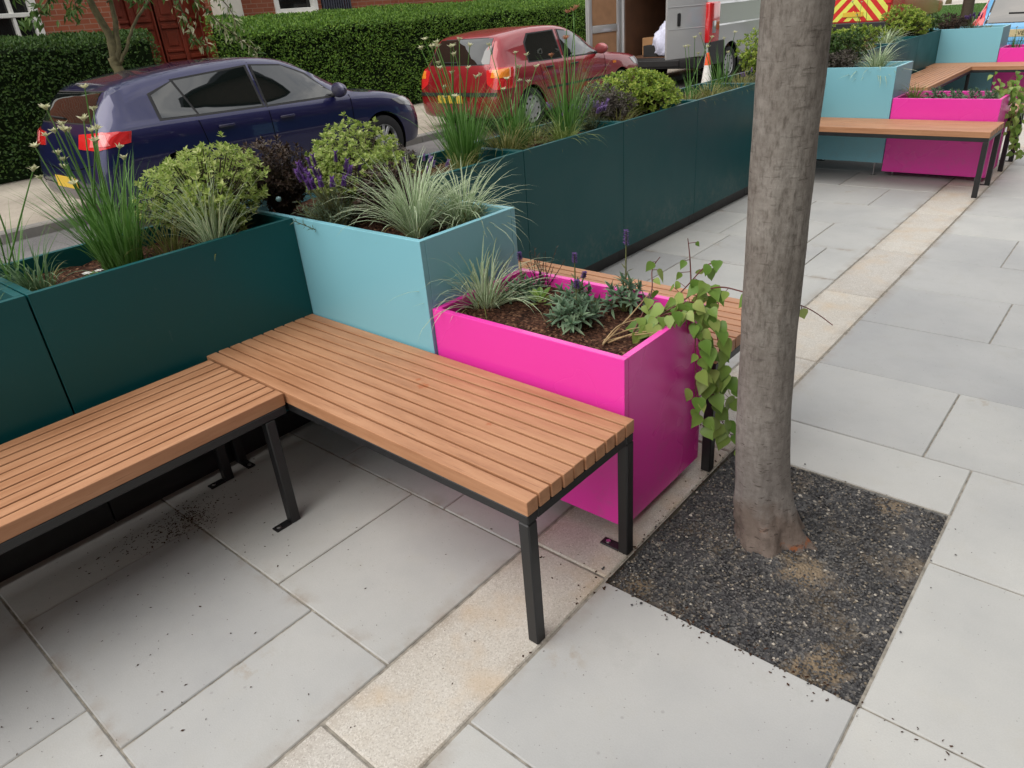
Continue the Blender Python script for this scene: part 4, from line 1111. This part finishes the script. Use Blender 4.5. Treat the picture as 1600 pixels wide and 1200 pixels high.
g=empty('added_terrace',(6.75,4,0),'unseen dark brick terrace added beside the paving to shade and reflect','house')  # out-of-view terrace added to darken planter sides and feed car window reflections
m=MB()
def seg(a,b,z0,z1): m.box(0,.3,a-4,b-4,z0,z1)
ya=-16; wins=[]
while ya<30:
    seg(ya,ya+1.5,-.2,10.4); seg(ya+1.5,ya+2.9,-.2,.9); seg(ya+1.5,ya+2.9,2.7,4.0); seg(ya+1.5,ya+2.9,5.6,7.0); seg(ya+1.5,ya+2.9,8.6,10.4); wins+= [(ya+1.5,.9,2.7),(ya+1.5,4.0,5.6),(ya+1.5,7.0,8.6)]; ya+=2.9
m.build('wall',MT['darkbrick'],g)
m=MB(); m.box(-.35,4,-20.2,26.4,10.4,10.55); m.quad((-.35,-20.2,10.56),(-.35,26.4,10.56),(4,26.4,13),(4,-20.2,13)); m.build('roof',MT['iron'],g)
for yw,z0,z1 in wins:
    f=MB(); t_=.08; a=yw-4; b=a+1.4
    f.box(.06,.16,a,a+t_,z0,z1); f.box(.06,.16,b-t_,b,z0,z1); f.box(.061,.16,a+t_,b-t_,z0,z0+t_); f.box(.061,.16,a+t_,b-t_,z1-t_,z1); f.box(.062,.15,a+t_,b-t_,(z0+z1)/2-.03,(z0+z1)/2+.03); f.box(-.08,.16,a-.06,b+.06,z0-.1,z0-.002)
    o=f.build('window',MT['white'],g); q=MB(); q.box(.11,.12,a+t_,b-t_,z0+t_,z1-t_); q.build('pane',MT['hglass'],o)
# ------------------------------------------------------------------ small tree behind the blue car
t=empty('small_tree',(-7.0,2.5,-.06),'small forked tree with drooping pale leaves behind the blue car','tree')
lm=MB(); lf=MB(); lc=MB()
def limb(pts,r0,r1):
    n=len(pts); P=[]
    for a,b in zip(pts,pts[1:]):
        for k in range(4): P.append(Vector(a).lerp(Vector(b),k/4)+V(R.gauss(0,.006),R.gauss(0,.006),0))
    P.append(Vector(pts[-1])); lm.tube(P,[r0+(r1-r0)*i/(len(P)-1) for i in range(len(P))],8); return P
limb([(0,0,0),(0,0,.6),(.0,.0,1.2),(-.03,-.02,1.35)],.075,.055)
limb([(-.02,-.01,1.28),(0,.02,1.55),(-.02,-.08,1.95),(-.05,-.2,2.6),(0,-.3,3.4)],.055,.02)
limb([(0,0,1.25),(.02,.08,1.5),(0,.14,1.9),(.05,.2,2.8)],.045,.015)
limb([(.02,.03,1.28),(.05,.14,1.42),(.05,.26,1.62),(.05,.5,1.86),(.1,.9,2.2)],.022,.012)
boughs=[[(.1,.75,2.1),(.2,1.0,1.9),(.25,1.25,1.62),(.28,1.5,1.38),(.28,1.72,1.22)],[(.1,.8,2.1),(.1,.9,1.75),(.1,.95,1.5),(.12,1.05,1.38)],[(.12,.85,2.2),(.2,1.2,2.05),(.25,1.42,1.78),(.25,1.5,1.55)],
        [(-.05,-.15,2.4),(.1,-.4,2.1),(.15,-.62,1.88),(.1,-.8,1.75)],[(-.05,-.1,2.1),(.1,-.25,1.95),(.2,-.4,1.78)],[(0,.1,1.9),(.2,.2,2.0),(.3,.35,1.9)],[(0,-.2,2.5),(.2,-.6,2.4),(.3,-.9,2.0)],[(.05,.2,2.6),(.2,.5,2.4),(.3,.7,1.98)]]
for bi,bp in enumerate(boughs):
    P=limb(bp,.011,.004)
    for p in P[3:]:
        for k in range(7 if bi in(0,1,2) else 10):
            d=V(R.gauss(0,.6),R.gauss(0,.6),R.gauss(-.7,.4)).normalized()
            pale=bi in(0,1,2) and R.random()<.5
            (lc if pale else lf).leaf(p+V(R.gauss(0,.04),R.gauss(0,.05),R.gauss(0,.03)),d,V(R.gauss(.5,.5),R.gauss(0,.5),1).normalized(),R.uniform(.07,.13),R.uniform(.025,.045))
for k in range(260):
    a=R.random()*6.28; p=V(R.gauss(0,.7),R.gauss(-.1,.9),R.uniform(2.2,3.8))
    for _ in range(9):
        d=V(R.gauss(0,.7),R.gauss(0,.7),R.gauss(-.4,.5)).normalized(); lf.leaf(p+d*.1*R.random(),d,V(R.gauss(0,.5),R.gauss(0,.5),1),R.uniform(.08,.14),R.uniform(.035,.055))
lm.build('trunk',MT['greybranch'],t,smooth=True); lf.build('crown',MT['l_tree'],t); lc.build('young_leaves',MT['l_cream'],t)

# ------------------------------------------------------------------ end of the street
m=MB(); ids=[]
for j in range(31):
    ids.append([m.vert((-14+24*i/30,24+18*j/30,-.10+.0035*j+.03*noise.noise(V(i*.4,j*.4,9)))) for i in range(31)])
for j in range(30):
    for i in range(30): m.face([ids[j][i],ids[j][i+1],ids[j+1][i+1],ids[j+1][i]])
ln=m.build('lawn',simple('lawn_turf',(.05,.105,.02),.95,0,.35,2.5,.1),smooth=True); tag(ln,kind='structure')
m=MB()
for i in range(26000):
    x=R.uniform(-10,-1); y=24+17*R.random()**1.3
    m.blade((x,y,-.09+.0035*(y-24)/.6),R.random()*6.28,R.uniform(.9,1.5),R.uniform(.05,.11),.012,.6,2)
tag(m.build('lawn_grass',MT['grass']),'short green grass of the lawn at the end of the street','grass',kind='stuff')
sheet('park_path',-30,12,42.05,52,.012,MT['pale'])
for i,(x,y,r,lab) in enumerate([(-9.9,44.5,.22,'dark tree trunk at the far edge of the lawn, nearest the chevron vehicle'),(-8.8,43.6,.13,'thin tree trunk on the far path, second from the chevron vehicle'),(-8.15,43.2,.10,'thinnest tree trunk beside the far pale path'),(-7.3,43.4,.12,'rightmost thin tree trunk on the far pale path'),(-2.95,25.6,.16,'dark tree trunk on the lawn just left of the light blue car')]):
    e=empty('park_tree',(x,y,-.05),lab,'tree','trees at the end of the street')
    a=MB(); a.tube([(0,0,0),(.02,0,.3),(.0,.03,1.2),(.06,0,2.6),(.0,.1,4.2)],[r*1.3,r,r*.9,r*.8,r*.6],10)
    for k in range(6):
        an=k*1.05; a.tube([(0,.08,3.6+.1*k),(cos(an)*.7,sin(an)*.7,4.6),(cos(an)*1.3,sin(an)*1.3,5.4)],[r*.4,r*.25,.02],6)
    a.build('trunk',MT['greybranch'] if i<4 else MT['twig'],e,smooth=True)
    c=MB()
    for k in range(900):
        d=V(R.gauss(0,1),R.gauss(0,1),R.gauss(0,.8)).normalized()*R.uniform(.5,1.9); p=V(d.x,d.y,5.2+d.z)
        dd=V(R.gauss(0,1),R.gauss(0,1),R.gauss(0,1)).normalized(); c.leaf(p,dd,V(0,.3,1),R.uniform(.18,.32),R.uniform(.12,.2))
    c.build('crown',MT['l_tree'],e)

# ------------------------------------------------------------------ plants
SOIL=.765
def shrub(x,y,rx,ry,h,n,lm,L,W,label,z=SOIL,name='leafy_shrub',flower=None,loose=.25,group=None,cat='shrub'):
    e=empty(name,(x,y,z),label,cat,group,R.random()*6.28*0)
    st=MB(); lf=MB(); cz=h*.50
    lumps=[(V(R.gauss(0,1),R.gauss(0,1),R.gauss(.3,.6)).normalized(),R.uniform(.10,.42)) for _ in range(9)]
    for k in range(n):
        d=V(R.gauss(0,1),R.gauss(0,1),R.gauss(.18,.9)).normalized()
        q=R.random(); rad=1-.55*q*q if R.random()<.85 else R.uniform(.2,.9)
        bump=1+sum(w*max(0,d.dot(l)-.66)/.34 for l,w in lumps)+R.gauss(0,.04)
        if R.random()<.05: bump+=R.uniform(.05,loose)
        p=V(d.x*rx,d.y*ry,d.z*h*.52)*rad*bump*.80; p.z+=cz
        if p.z<.01: p.z=R.uniform(.01,.06)
        if k%3==0: 
            b=V(p.x*.12,p.y*.12,0); mid=b.lerp(p,.55)+V(0,0,.03); st.tube([b,mid,p],[.004,.003,.0015],4)
        ax=(d*.8+V(0,0,.65)+V(R.gauss(0,.25),R.gauss(0,.25),0)).normalized()
        nl=R.randint(5,8); a0=R.random()*6.28
        u=ax.cross(V(1,0,.2)).normalized(); w=ax.cross(u)
        for i in range(nl):
            a=a0+i*2.4; t=i/nl
            sd=u*cos(a)+w*sin(a); dr=(sd*(.95-.5*t)+ax*(.25+.75*t)).normalized()
            Lk=L*R.uniform(.75,1.15)*(1-.25*t)
            lf.leaf(p+ax*L*.45*t,dr,ax,Lk,W*R.uniform(.8,1.15),.16)
    st.build('stems',MT['twig'],e); lf.build('foliage',lm,e)
    if flower:
        fm,cnt,fl=flower; fb=MB()
        for k in range(cnt):
            d=V(R.gauss(0,1),R.gauss(0,1),R.gauss(.9,.5)).normalized(); p=V(d.x*rx,d.y*ry,d.z*h*.5+cz)
            for i in range(9):
                a=i*.7; fb.leaf(p,(V(cos(a),sin(a),.25)+d*.4).normalized(),d,fl*R.uniform(.8,1.2),fl*.45)
        fb.build('flowers',fm,e)
    return e
def grass(x,y,n,L,W,lm,label,z=SOIL,spread=.03,elev=(.75,1.5),droop=(.9,2.1),group='tufts of ornamental grass',name='grass_tuft',seg=7,lean=None):
    e=empty(name,(x,y,z),label,'grass',group); m=MB()
    for k in range(n):
        a=R.random()*6.283; r=spread*math.sqrt(R.random())
        if lean and R.random()<.5: a=lean+R.gauss(0,.6)
        q=R.random(); el=elev[1]-(elev[1]-elev[0])*q**1.3
        m.blade((r*cos(a),r*sin(a),-.01),a+R.gauss(0,.35),el,L*R.uniform(.55,1.1)*(1-.15*(1-q)),W*R.uniform(.75,1.2),R.uniform(*droop),seg,wav=.16)
    m.build('blades',lm,e)
    if n>60:
        d=MB()
        for k in range(max(6,n//12)):
            a=R.random()*6.283; d.blade((R.gauss(0,spread*.6),R.gauss(0,spread*.6),0),a,R.uniform(.2,1.0),L*R.uniform(.4,.8),W*.8,R.uniform(.6,1.8),5)
        d.build('dry_blades',MT['l_straw'],e)
    return e
def umbel(mb,p,ax,s,n=12,up=.5):
    for i in range(n):
        a=i*2.4; u=V(cos(a),sin(a),0); dr=(u*R.uniform(.3,1)+ax*up+V(0,0,.1)).normalized()
        mb.leaf(p,dr,ax,s*R.uniform(.7,1.2),s*.42)
def chive(x,y,n,L,nsc,Ls,label,z=SOIL,lm=None,fm=None,spread=.05,group='clumps of tall chives',fs=.017,tilt=.16):
    fs*=1.25
    e=empty('chive_clump',(x,y,z),label,'plant',group); m=MB(); s=MB(); f=MB()
    for k in range(n):
        a=R.random()*6.283; r=spread*math.sqrt(R.random())
        m.blade((r*cos(a),r*sin(a),-.01),a+R.gauss(0,.5),R.uniform(1.0,1.53),L*R.uniform(.5,1.1),.0055*R.uniform(.7,1.3),R.uniform(.05,1.0),7,wav=.12)
    for k in range(nsc):
        a=R.random()*6.283; r=spread*math.sqrt(R.random()); p=V(r*cos(a),r*sin(a),0); d=V(R.gauss(0,tilt),R.gauss(0,tilt),1).normalized(); pts=[p]; Lk=Ls*R.uniform(.6,1.08); bend=V(R.gauss(0,.15),R.gauss(0,.15),-.02)
        for i in range(7): d=(d+bend/7).normalized(); pts.append(pts[-1]+d*Lk/7)
        s.tube(pts,[.0028]*5+[.0024,.002,.0018],5)
        f=MB(); umbel(f,pts[-1],d,fs,13)
        if R.random()<.6: umbel(f,pts[-1]-d*.006,d,fs*.85,9,1.2)
        f.build('bud',fm or MT['f_cream'],e)
    m.build('blades',lm or MT['l_chive'],e); s.build('stalks',MT['l_chive'],e)
    return e
LAN=[.25,.75,1.0,.85,.5,0]
def erysimum(x,y,n,L,h,spikes,label,z,lm=None,w=.016,group='grey green wallflowers in the pink planter'):
    e=empty('wallflower',(x,y,z),label,'plant',group); m=MB(); s=MB(); f=MB()
    nr=max(7,n//6)
    for j in range(nr):
        a=j*2.4; q=(j+.5)/nr; rr=.075*math.sqrt(q)
        c=V(rr*cos(a),rr*sin(a),h*(1-q*.75)*R.uniform(.8,1.05)); el0=1.5-.85*q; ax=V(cos(a)*cos(el0),sin(a)*cos(el0),sin(el0)); u=ax.cross(V(.3,1,.1)).normalized(); w2=ax.cross(u)
        s.tube([V(0,0,-.01),V(c.x*.5,c.y*.5,c.z*.6),c],[.004,.003,.002],5)
        for i in range(15):
            b2=i*2.4; t=i/15; dr=((u*cos(b2)+w2*sin(b2))*(1.05-.85*t)+ax*(.12+.9*t)).normalized(); nn=(ax-dr*ax.dot(dr)+dr*.01).normalized()
            m.leaf2(c-ax*.028*(1-t),dr,nn,L*.72*R.uniform(.75,1.2)*(1-.3*t),w*.68*R.uniform(.8,1.2),LAN,.18,.30)
    m.build('leaves',lm or MT['l_eryn'],e)
    for (dx,dy,H) in spikes:
        f=MB()
        P=[V(dx*.2,dy*.2,h*.5),V(dx*.6,dy*.6,H*.55),V(dx,dy,H)]; s.tube(P,[.003,.0025,.0015],5)
        for i in range(34):
            t=.80+.21*i/34; p=P[1].lerp(P[2],(t-.5)*2) if t>.5 else P[1]
            a=i*2.4; d=V(cos(a),sin(a),.4).normalized(); f.leaf(p,d,V(0,0,1),.015*(1.5-t*.8),.010)
        f.build('flower_spike',MT['f_purple'],e)
        for i in range(10):
            a=i*2.4; p=P[0].lerp(P[1],i/10); d=V(cos(a),sin(a),.7).normalized(); m2=.03
            s.leaf(p,d,V(0,0,1),m2,.007)
    s.build('stems',MT['stem'],e)
    return e
def lavender(x,y,r,h,n,label,z=SOIL,heads=22,fm=None,hs=1.0,group=None):
    e=empty('lavender',(x,y,z),label,'lavender',group); m=MB(); f=MB(); s=MB()
    for k in range(n):
        a=R.random()*6.283; q=math.sqrt(R.random()); el=1.5-.95*q; d=V(cos(a)*cos(el),sin(a)*cos(el),sin(el)); b=V(R.gauss(0,r*.18),R.gauss(0,r*.18),0)
        Lk=h*R.uniform(.5,.85); tip=b+d*Lk; s.tube([b,tip],[.002,.0012],4)
        for i in range(12):
            t=.25+.75*i/12; aa=i*2.4; u=d.cross(V(0,0,1) if abs(d.z)<.95 else V(1,0,0)).normalized(); w=d.cross(u)
            m.leaf(b.lerp(tip,t),((u*cos(aa)+w*sin(aa))*.8+d*.8).normalized(),d,R.uniform(.018,.032),.0038)
    for k in range(heads):
        a=R.random()*6.283; q=math.sqrt(R.random()); el=1.5-.8*q; d=V(cos(a)*cos(el),sin(a)*cos(el),sin(el)).normalized(); b=V(0,0,h*.3); Lk=h*R.uniform(.62,.92)
        tip=b+d*Lk; up=(d+V(0,0,.7)).normalized(); s.tube([b,tip,tip+up*.02],[.0016,.0014,.0012],4)
        f=MB()
        for i in range(44):
            t=i/44; aa=i*2.4; u=up.cross(V(1,0,0)).normalized(); w=up.cross(u)
            f.leaf(tip+up*.030*hs*t,((u*cos(aa)+w*sin(aa))*1.0+up*.5).normalized(),up,.0115*hs*(1.15-.3*t),.009*hs)
        for i in range(4):
            aa=i*1.57; f.leaf(tip+up*.029*hs,(u*cos(aa)*.6+w*sin(aa)*.6+up).normalized(),up,.020*hs,.010*hs)
        f.build('flower_head',fm or MT['f_purple'],e)
    s.build('stems',MT['stem'],e); m.build('foliage',MT['l_lav'],e)
    return e
HEART=[.55,1.0,.98,.80,.52,.22,0]
def vine(loc,paths,label,side=1,leafL=.051):
    e=empty('trailing_vine',loc,label,'vine','trailing vines over the ends of the pink planters'); s=MB(); m=MB(); dry=MB(); o=Vector(loc)
    for pts,stepmm,sc in paths:
        P=[Vector(p)-o for p in pts]; Q=[]
        for i in range(len(P)-1):
            p0,p1,p2,p3=P[max(i-1,0)],P[i],P[i+1],P[min(i+2,len(P)-1)]
            for k in range(6):
                t=k/6; Q.append(.5*((2*p1)+(p2-p0)*t+(2*p0-5*p1+4*p2-p3)*t*t+(3*p1-p0-3*p2+p3)*t**3))
        Q.append(P[-1]); (s if sc>0 else dry).tube(Q,[.0026-.0014*i/len(Q) for i in range(len(Q))],5)
        if sc<=0: continue
        acc=0; k=0
        for a,b in zip(Q,Q[1:]):
            acc+=(b-a).length
            while acc>stepmm*.72:
                acc-=stepmm*.72; k+=1; t=(b-a).normalized()
                sd=V(R.gauss(.45,.55)*side,R.gauss(-.25,.7),R.gauss(.15,.5)); sd=(sd-t*sd.dot(t)).normalized()
                pet=b+sd*R.uniform(.012,.03); s.tube([b,pet],[.0012,.001],4)
                d=(sd*.6+V(R.gauss(0,.3),R.gauss(0,.3),-.75)).normalized(); n=(V(.55*side,-.65,.75)+V(R.gauss(0,.35),R.gauss(0,.35),R.gauss(0,.3))).normalized()
                Lk=leafL*sc*R.uniform(.65,1.2); m.leaf2(pet,d,n,Lk,Lk*R.uniform(.72,.9),HEART,.10,.22)
    s.build('vine_stems',MT['redstem'],e); m.build('vine_leaves',MT['l_vine'],e,smooth=True)
    if dry.v: dry.build('dry_stems',MT['straw'],e)
    return e
def flowers_low(x,y,n,r,label,z=SOIL,fm=None,s=.016):
    e=empty('small_flowers',(x,y,z),label,'flowers'); l=MB()
    for k in range(n):
        f=MB(); p=V(R.gauss(0,r),R.gauss(0,r*.6),R.uniform(.015,.05)); l.tube([V(p.x*.6,p.y*.6,0),p],.0012,4)
        for i in range(6): a=i*1.047; f.leaf(p,V(cos(a),sin(a),.2).normalized(),V(0,0,1),s,s*.75)
        f.build('flower',fm or MT['f_white'],e)
        for i in range(6): a=R.random()*6.28; l.leaf(V(p.x*.8,p.y*.8,.01),V(cos(a),sin(a),.5).normalized(),V(0,0,1),.03,.012)
    l.build('leaves',MT['l_chive'],e); return e

# near bay
grass(-.215,-.80,85,.24,.0052,MT['l_blue'],'blue green grass tuft spilling over the teal rim at far left',spread=.045,elev=(.45,1.5),droop=(1.0,2.2),lean=-.9)
chive(-.33,-.86,26,.26,7,.52,'thin scattered chives with tall cream buds at the left edge',spread=.10,tilt=.22)
chive(-.24,-.53,210,.38,20,.52,'thick clump of tall green chives with cream buds near the left edge',spread=.065,tilt=.2)
flowers_low(-.15,-.66,5,.035,'few small white flowers by the teal rim beside the chives')
grass(-.19,-.385,60,.26,.0046,MT['l_straw'],'straw coloured thin grass between the chives and the pale shrub',spread=.05)
shrub(-.28,-.16,.29,.20,.31,950,MT['l_shrub'],.024,.0115,'yellow green spreading shrub in the near teal planter, behind the pale grass',loose=.4)
grass(-.085,-.275,150,.34,.0062,MT['l_varieg'],'upright cream edged grass in front of the yellow green shrub',spread=.028,elev=(.92,1.56),droop=(.3,1.5))
shrub(-.28,.14,.135,.12,.27,420,MT['l_dark'],.026,.011,'purple brown shrub between the two pale green shrubs',name='dark_shrub')
shrub(-.03,.33,.25,.19,.285,1150,MT['l_shrub'],.021,.0135,'round pale green shrub at the back of the nearest blue planter')
shrub(.27,.25,.12,.12,.20,330,MT['l_dark'],.025,.012,'low dark shrub behind the lavender in the nearest blue planter',name='dark_shrub')
lavender(.095,.115,.13,.20,120,'lavender with deep purple heads in the nearest blue planter',heads=26)
grass(.45,.19,230,.36,.0064,MT['l_varieg'],'larger cream striped grass at the front corner of the nearest blue planter',spread=.028,elev=(.80,1.56),droop=(.4,2.0))
grass(.50,.37,220,.31,.0060,MT['l_varieg'],'cream striped grass arching over the back corner of the nearest blue planter',spread=.03,elev=(.35,1.52),droop=(.6,2.2))
lavender(.26,.40,.09,.19,40,'greyish lavender half hidden between shrub and striped grass',heads=8,fm=MT['f_lilac'],hs=.7)
m=MB(); m.lathe([(0.0001,-.011),(.0078,-.0078),(.011,0),(.0078,.0078),(.0001,.011)],14); o=m.build('glass_ball',simple('pale_blue_ball',(.35,.55,.60),.2),smooth=True,loc=(-.15,.05,.865)); tag(o,'tiny pale blue ball resting among the purple brown shrub','ball')
# nearest pink planter
ZP=.558
grass(.745,.185,130,.33,.0050,MT['l_varieg'],'green grass tuft in the nearest pink planter against the blue side',ZP,spread=.035,elev=(.5,1.5),droop=(.7,2.0))
erysimum(.805,.325,52,.060,.07,[(-.02,.01,.15)],'grey green wallflower next to the grass in the nearest pink planter',ZP)
erysimum(1.10,.215,78,.075,.085,[(.0,.01,.14)],'largest grey green wallflower at the front of the nearest pink planter',ZP,w=.018)
erysimum(1.005,.345,56,.062,.08,[(.01,-.01,.18),(.04,.0,.12)],'wallflower with purple spike at the middle of the nearest pink planter',ZP)
erysimum(1.165,.395,60,.066,.10,[(-.01,.02,.25)],'wallflower with one tall thin spike near the back of the nearest pink planter',ZP)
e=empty('seedling',(.905,.285,ZP),'small bright green seedling in the bare soil of the pink planter','plant'); m=MB()
for k in range(16):
    a=k*2.4; el=.35+.05*k; m.leaf2(V(cos(a)*.012,sin(a)*.012,.006+.002*k),V(cos(a)*cos(el),sin(a)*cos(el),sin(el)),V(-cos(a)*sin(el),-sin(a)*sin(el),cos(el)),R.uniform(.028,.045),.022,[.3,.8,1,.7,0],.1,.2)
m.build('leaves',MT['l_vine'],e)
tw=empty('twiggy_plant',(.80,.43,ZP),'thin brown twiggy stems at the back corner of the nearest pink planter','plant'); m=MB()
for k in range(16):
    p=V(R.gauss(0,.02),R.gauss(0,.012),0); q=p+V(R.gauss(0,.035),R.gauss(0,.02),R.uniform(.06,.15)); m.tube([p,p.lerp(q,.5)+V(R.gauss(0,.005),0,0),q],[.0018,.0014,.001],4)
    for i in range(4): a=R.random()*6.28; m.leaf(p.lerp(q,.4+.2*i),V(cos(a),sin(a),.6).normalized(),V(0,0,1),.016,.004)
m.build('stems',MT['twig'],tw)
vp=[([(1.30,.20,.565),(1.35,.26,.615),(1.405,.31,.625),(1.44,.34,.56),(1.455,.37,.46),(1.465,.40,.36),(1.475,.44,.26),(1.50,.48,.17),(1.545,.50,.12),(1.585,.50,.14)],.024,1.05),
 ([(1.31,.24,.565),(1.37,.32,.63),(1.42,.39,.63),(1.46,.42,.55),(1.475,.44,.45),(1.485,.45,.36),(1.485,.46,.29)],.022,1.05),
 ([(1.33,.22,.565),(1.39,.30,.63),(1.43,.34,.60),(1.445,.33,.52),(1.455,.32,.42),(1.465,.315,.33),(1.475,.33,.26)],.030,.85),
 ([(1.32,.30,.565),(1.38,.40,.64),(1.42,.46,.66),(1.44,.48,.60)],.022,1.0),
 ([(1.30,.32,.565),(1.36,.42,.66),(1.40,.47,.72),(1.44,.47,.73)],.032,.8),
 ([(1.29,.24,.565),(1.30,.32,.66),(1.28,.36,.72),(1.30,.37,.76)],.045,.8),
 ([(1.30,.24,.56),(1.35,.33,.60),(1.39,.38,.63),(1.42,.42,.62)],.03,1.0),
 ([(1.38,.42,.64),(1.36,.44,.74),(1.345,.45,.80)],.07,.5),
 ([(1.385,.44,.64),(1.47,.42,.68),(1.56,.39,.69),(1.64,.365,.70),(1.74,.36,.69),(1.815,.34,.665)],.16,.8),
 ([(1.25,.14,.56),(1.27,.20,.60),(1.33,.28,.61)],.1,0),([(1.24,.16,.56),(1.29,.21,.585),(1.36,.25,.60)],.1,0),([(1.255,.13,.56),(1.28,.25,.62),(1.29,.33,.66)],.1,0),([(1.26,.15,.56),(1.32,.2,.585),(1.39,.23,.598)],.1,0),([(1.245,.15,.56),(1.30,.19,.575),(1.38,.2,.60)],.1,0)]
vine((1.28,.2,.555),vp,'trailing vine with heart shaped leaves hanging over the nearest pink planter')

# second bay of teal planters
shrub(-.30,.78,.10,.10,.16,150,MT['l_greypurple'],.024,.010,'small grey purple shrub behind the nearest blue planter',name='dark_shrub')
chive(-.22,1.14,230,.42,20,.56,'tall green chives with cream buds in front of the red car',spread=.06,tilt=.12)
grass(-.10,.97,60,.20,.005,MT['l_straw'],'low straw grass beside the tall chives in front of the red car',spread=.05)
grass(-.20,1.42,170,.30,.0045,MT['l_straw'],'fine olive grass right of the tall chives',spread=.06,elev=(.7,1.5))
chive(-.26,1.58,120,.38,10,.52,'sparser chives in front of the red car wheel',spread=.06,tilt=.14)
grass(-.12,1.80,130,.26,.0055,MT['l_varieg2'],'yellow green grass spilling towards the teal rim below the red car',spread=.05,elev=(.4,1.4))
e=chive(-.22,1.98,120,.48,6,.70,'tallest broad leaved clump with coral buds in front of the red car door',spread=.04,lm=MT['l_chive'],fm=MT['f_coral'],fs=.022,tilt=.10,group=None)
lavender(-.20,2.20,.12,.14,60,'low plant with lilac flowers along the teal rim',heads=16,fm=MT['f_lilac'],hs=.9)
lavender(-.33,2.02,.08,.15,30,'smaller lilac flowered plant behind the tall coral budded clump',heads=8,fm=MT['f_lilac'],hs=.8)
shrub(-.26,2.42,.18,.15,.20,380,MT['l_greypurple'],.028,.011,'spreading grey purple shrub left of the bright green shrub',name='dark_shrub')
shrub(-.25,2.84,.25,.20,.27,700,MT['l_shrub2'],.030,.016,'bright green dome shrub below the open van')
chive(-.18,3.34,40,.22,5,.42,'short green clump right of the bright green shrub below the van',spread=.05)
grass(-.20,3.66,120,.20,.0045,MT['l_straw'],'pale fine grass at the foot of the traffic cone',spread=.08,elev=(.6,1.45))
chive(-.26,3.95,45,.34,5,.42,'upright chives right of the traffic cone',spread=.05)
lavender(-.10,4.12,.06,.11,24,'tiny lilac tuft at the teal rim near the tree trunk',heads=6,fm=MT['f_lilac'],hs=.8)
grass(-.24,4.30,120,.21,.0045,MT['l_straw'],'pale fine grass just left of the tree trunk',spread=.08,elev=(.6,1.45))
shrub(-.25,4.72,.22,.18,.36,420,MT['l_shrub2'],.030,.016,'bright green shrub peeping out left of the tree trunk')
for gx,gy,l in ((-.12,2.36,'straw grass between the lilac flowers and the grey purple shrub'),(-.12,3.2,'straw grass at the right foot of the bright green shrub below the van'),(-.10,3.48,'low olive grass by the rim just left of the traffic cone'),(-.10,3.93,'low olive grass by the rim just right of the traffic cone'),(-.30,1.78,'olive grass tuft behind the yellow green grass below the red car')):
    grass(gx,gy,90,.19,.0048,MT['l_straw'],l,spread=.06,elev=(.5,1.45))
# second blue planter
shrub(-.16,5.26,.24,.2,.42,430,MT['l_shrub2'],.032,.017,'yellow green shrub at the back of the second blue planter')
shrub(.14,5.30,.19,.17,.30,360,MT['l_deep'],.032,.016,'deep green shrub in the middle of the second blue planter')
shrub(.20,5.11,.14,.10,.17,220,MT['l_greypurple'],.026,.010,'low grey purple shrub on the rim of the second blue planter',name='dark_shrub')
grass(.47,5.20,150,.34,.0085,MT['l_varieg'],'big pale striped grass at the corner of the second blue planter',spread=.03,elev=(.15,1.5),droop=(.5,1.8))
# second pink planter
grass(.78,5.22,80,.22,.0055,MT['l_varieg2'],'green grass in the second pink planter',ZP,spread=.03)
for i,(x,y,l) in enumerate([(.93,5.2,'grey green wallflower beside the grass in the second pink planter'),(1.06,5.18,'second grey green wallflower from the grass in the second pink planter'),(1.18,5.19,'third grey green wallflower from the grass in the second pink planter'),(1.29,5.18,'grey green wallflower nearest the vine in the second pink planter')]):
    erysimum(x,y,50,.07,.08,[],l,ZP,group='wallflowers in the second pink planter')
V2=[([(p[0]-.01,p[1]+Y2,p[2]) for p in a],st,sc) for a,st,sc in vp[:7]]
vine((1.28,Y2+.2,.555),V2,'trailing vine at the end of the second pink planter')
# far teal planters
grass(-.2,5.85,80,.25,.006,MT['l_varieg'],'pale grass in the first far teal planter behind the second blue planter')
shrub(-.22,6.25,.25,.2,.24,330,MT['l_shrub2'],.034,.018,'yellow green low shrub in the far teal row, left of the brown strappy plant')
grass(-.08,6.55,50,.24,.012,simple('brown_blade',(.14,.05,.03),.6),'brown strappy plant in the far teal row',elev=(.6,1.4),droop=(.3,1.0),group=None,name='strappy_plant')
shrub(-.25,7.0,.22,.2,.26,260,MT['l_shrub2'],.034,.018,'yellow green shrub behind the far pale grass')
grass(-.18,7.75,110,.30,.0075,MT['l_varieg'],'pale striped grass in the far teal row near the lawn',spread=.05,elev=(.6,1.5))
chive(-.3,7.3,40,.30,4,.5,'thin chives standing against the lawn',spread=.05)
shrub(-.22,8.55,.27,.2,.36,420,MT['l_shrub2'],.036,.019,'bright green shrub in the last far teal planter')
shrub(-.20,9.05,.2,.17,.24,260,MT['l_deep'],.034,.017,'deep green shrub touching the farthest blue planter')
shrub(.05,9.5,.2,.15,.2,260,MT['l_dark'],.03,.012,'dark purple shrub in the farthest blue planter',name='dark_shrub')
lavender(.28,9.48,.1,.17,40,'dark flowered lavender in the farthest blue planter',heads=12)
grass(.46,9.48,50,.16,.006,MT['l_straw'],'short straw grass in the farthest blue planter')
chive(.78,9.52,40,.2,4,.26,'small green clump in the farthest pink planter',ZP,group=None)
shrub(1.0,9.52,.12,.1,.14,150,MT['l_deep'],.03,.014,'small deep green plant in the farthest pink planter',ZP)
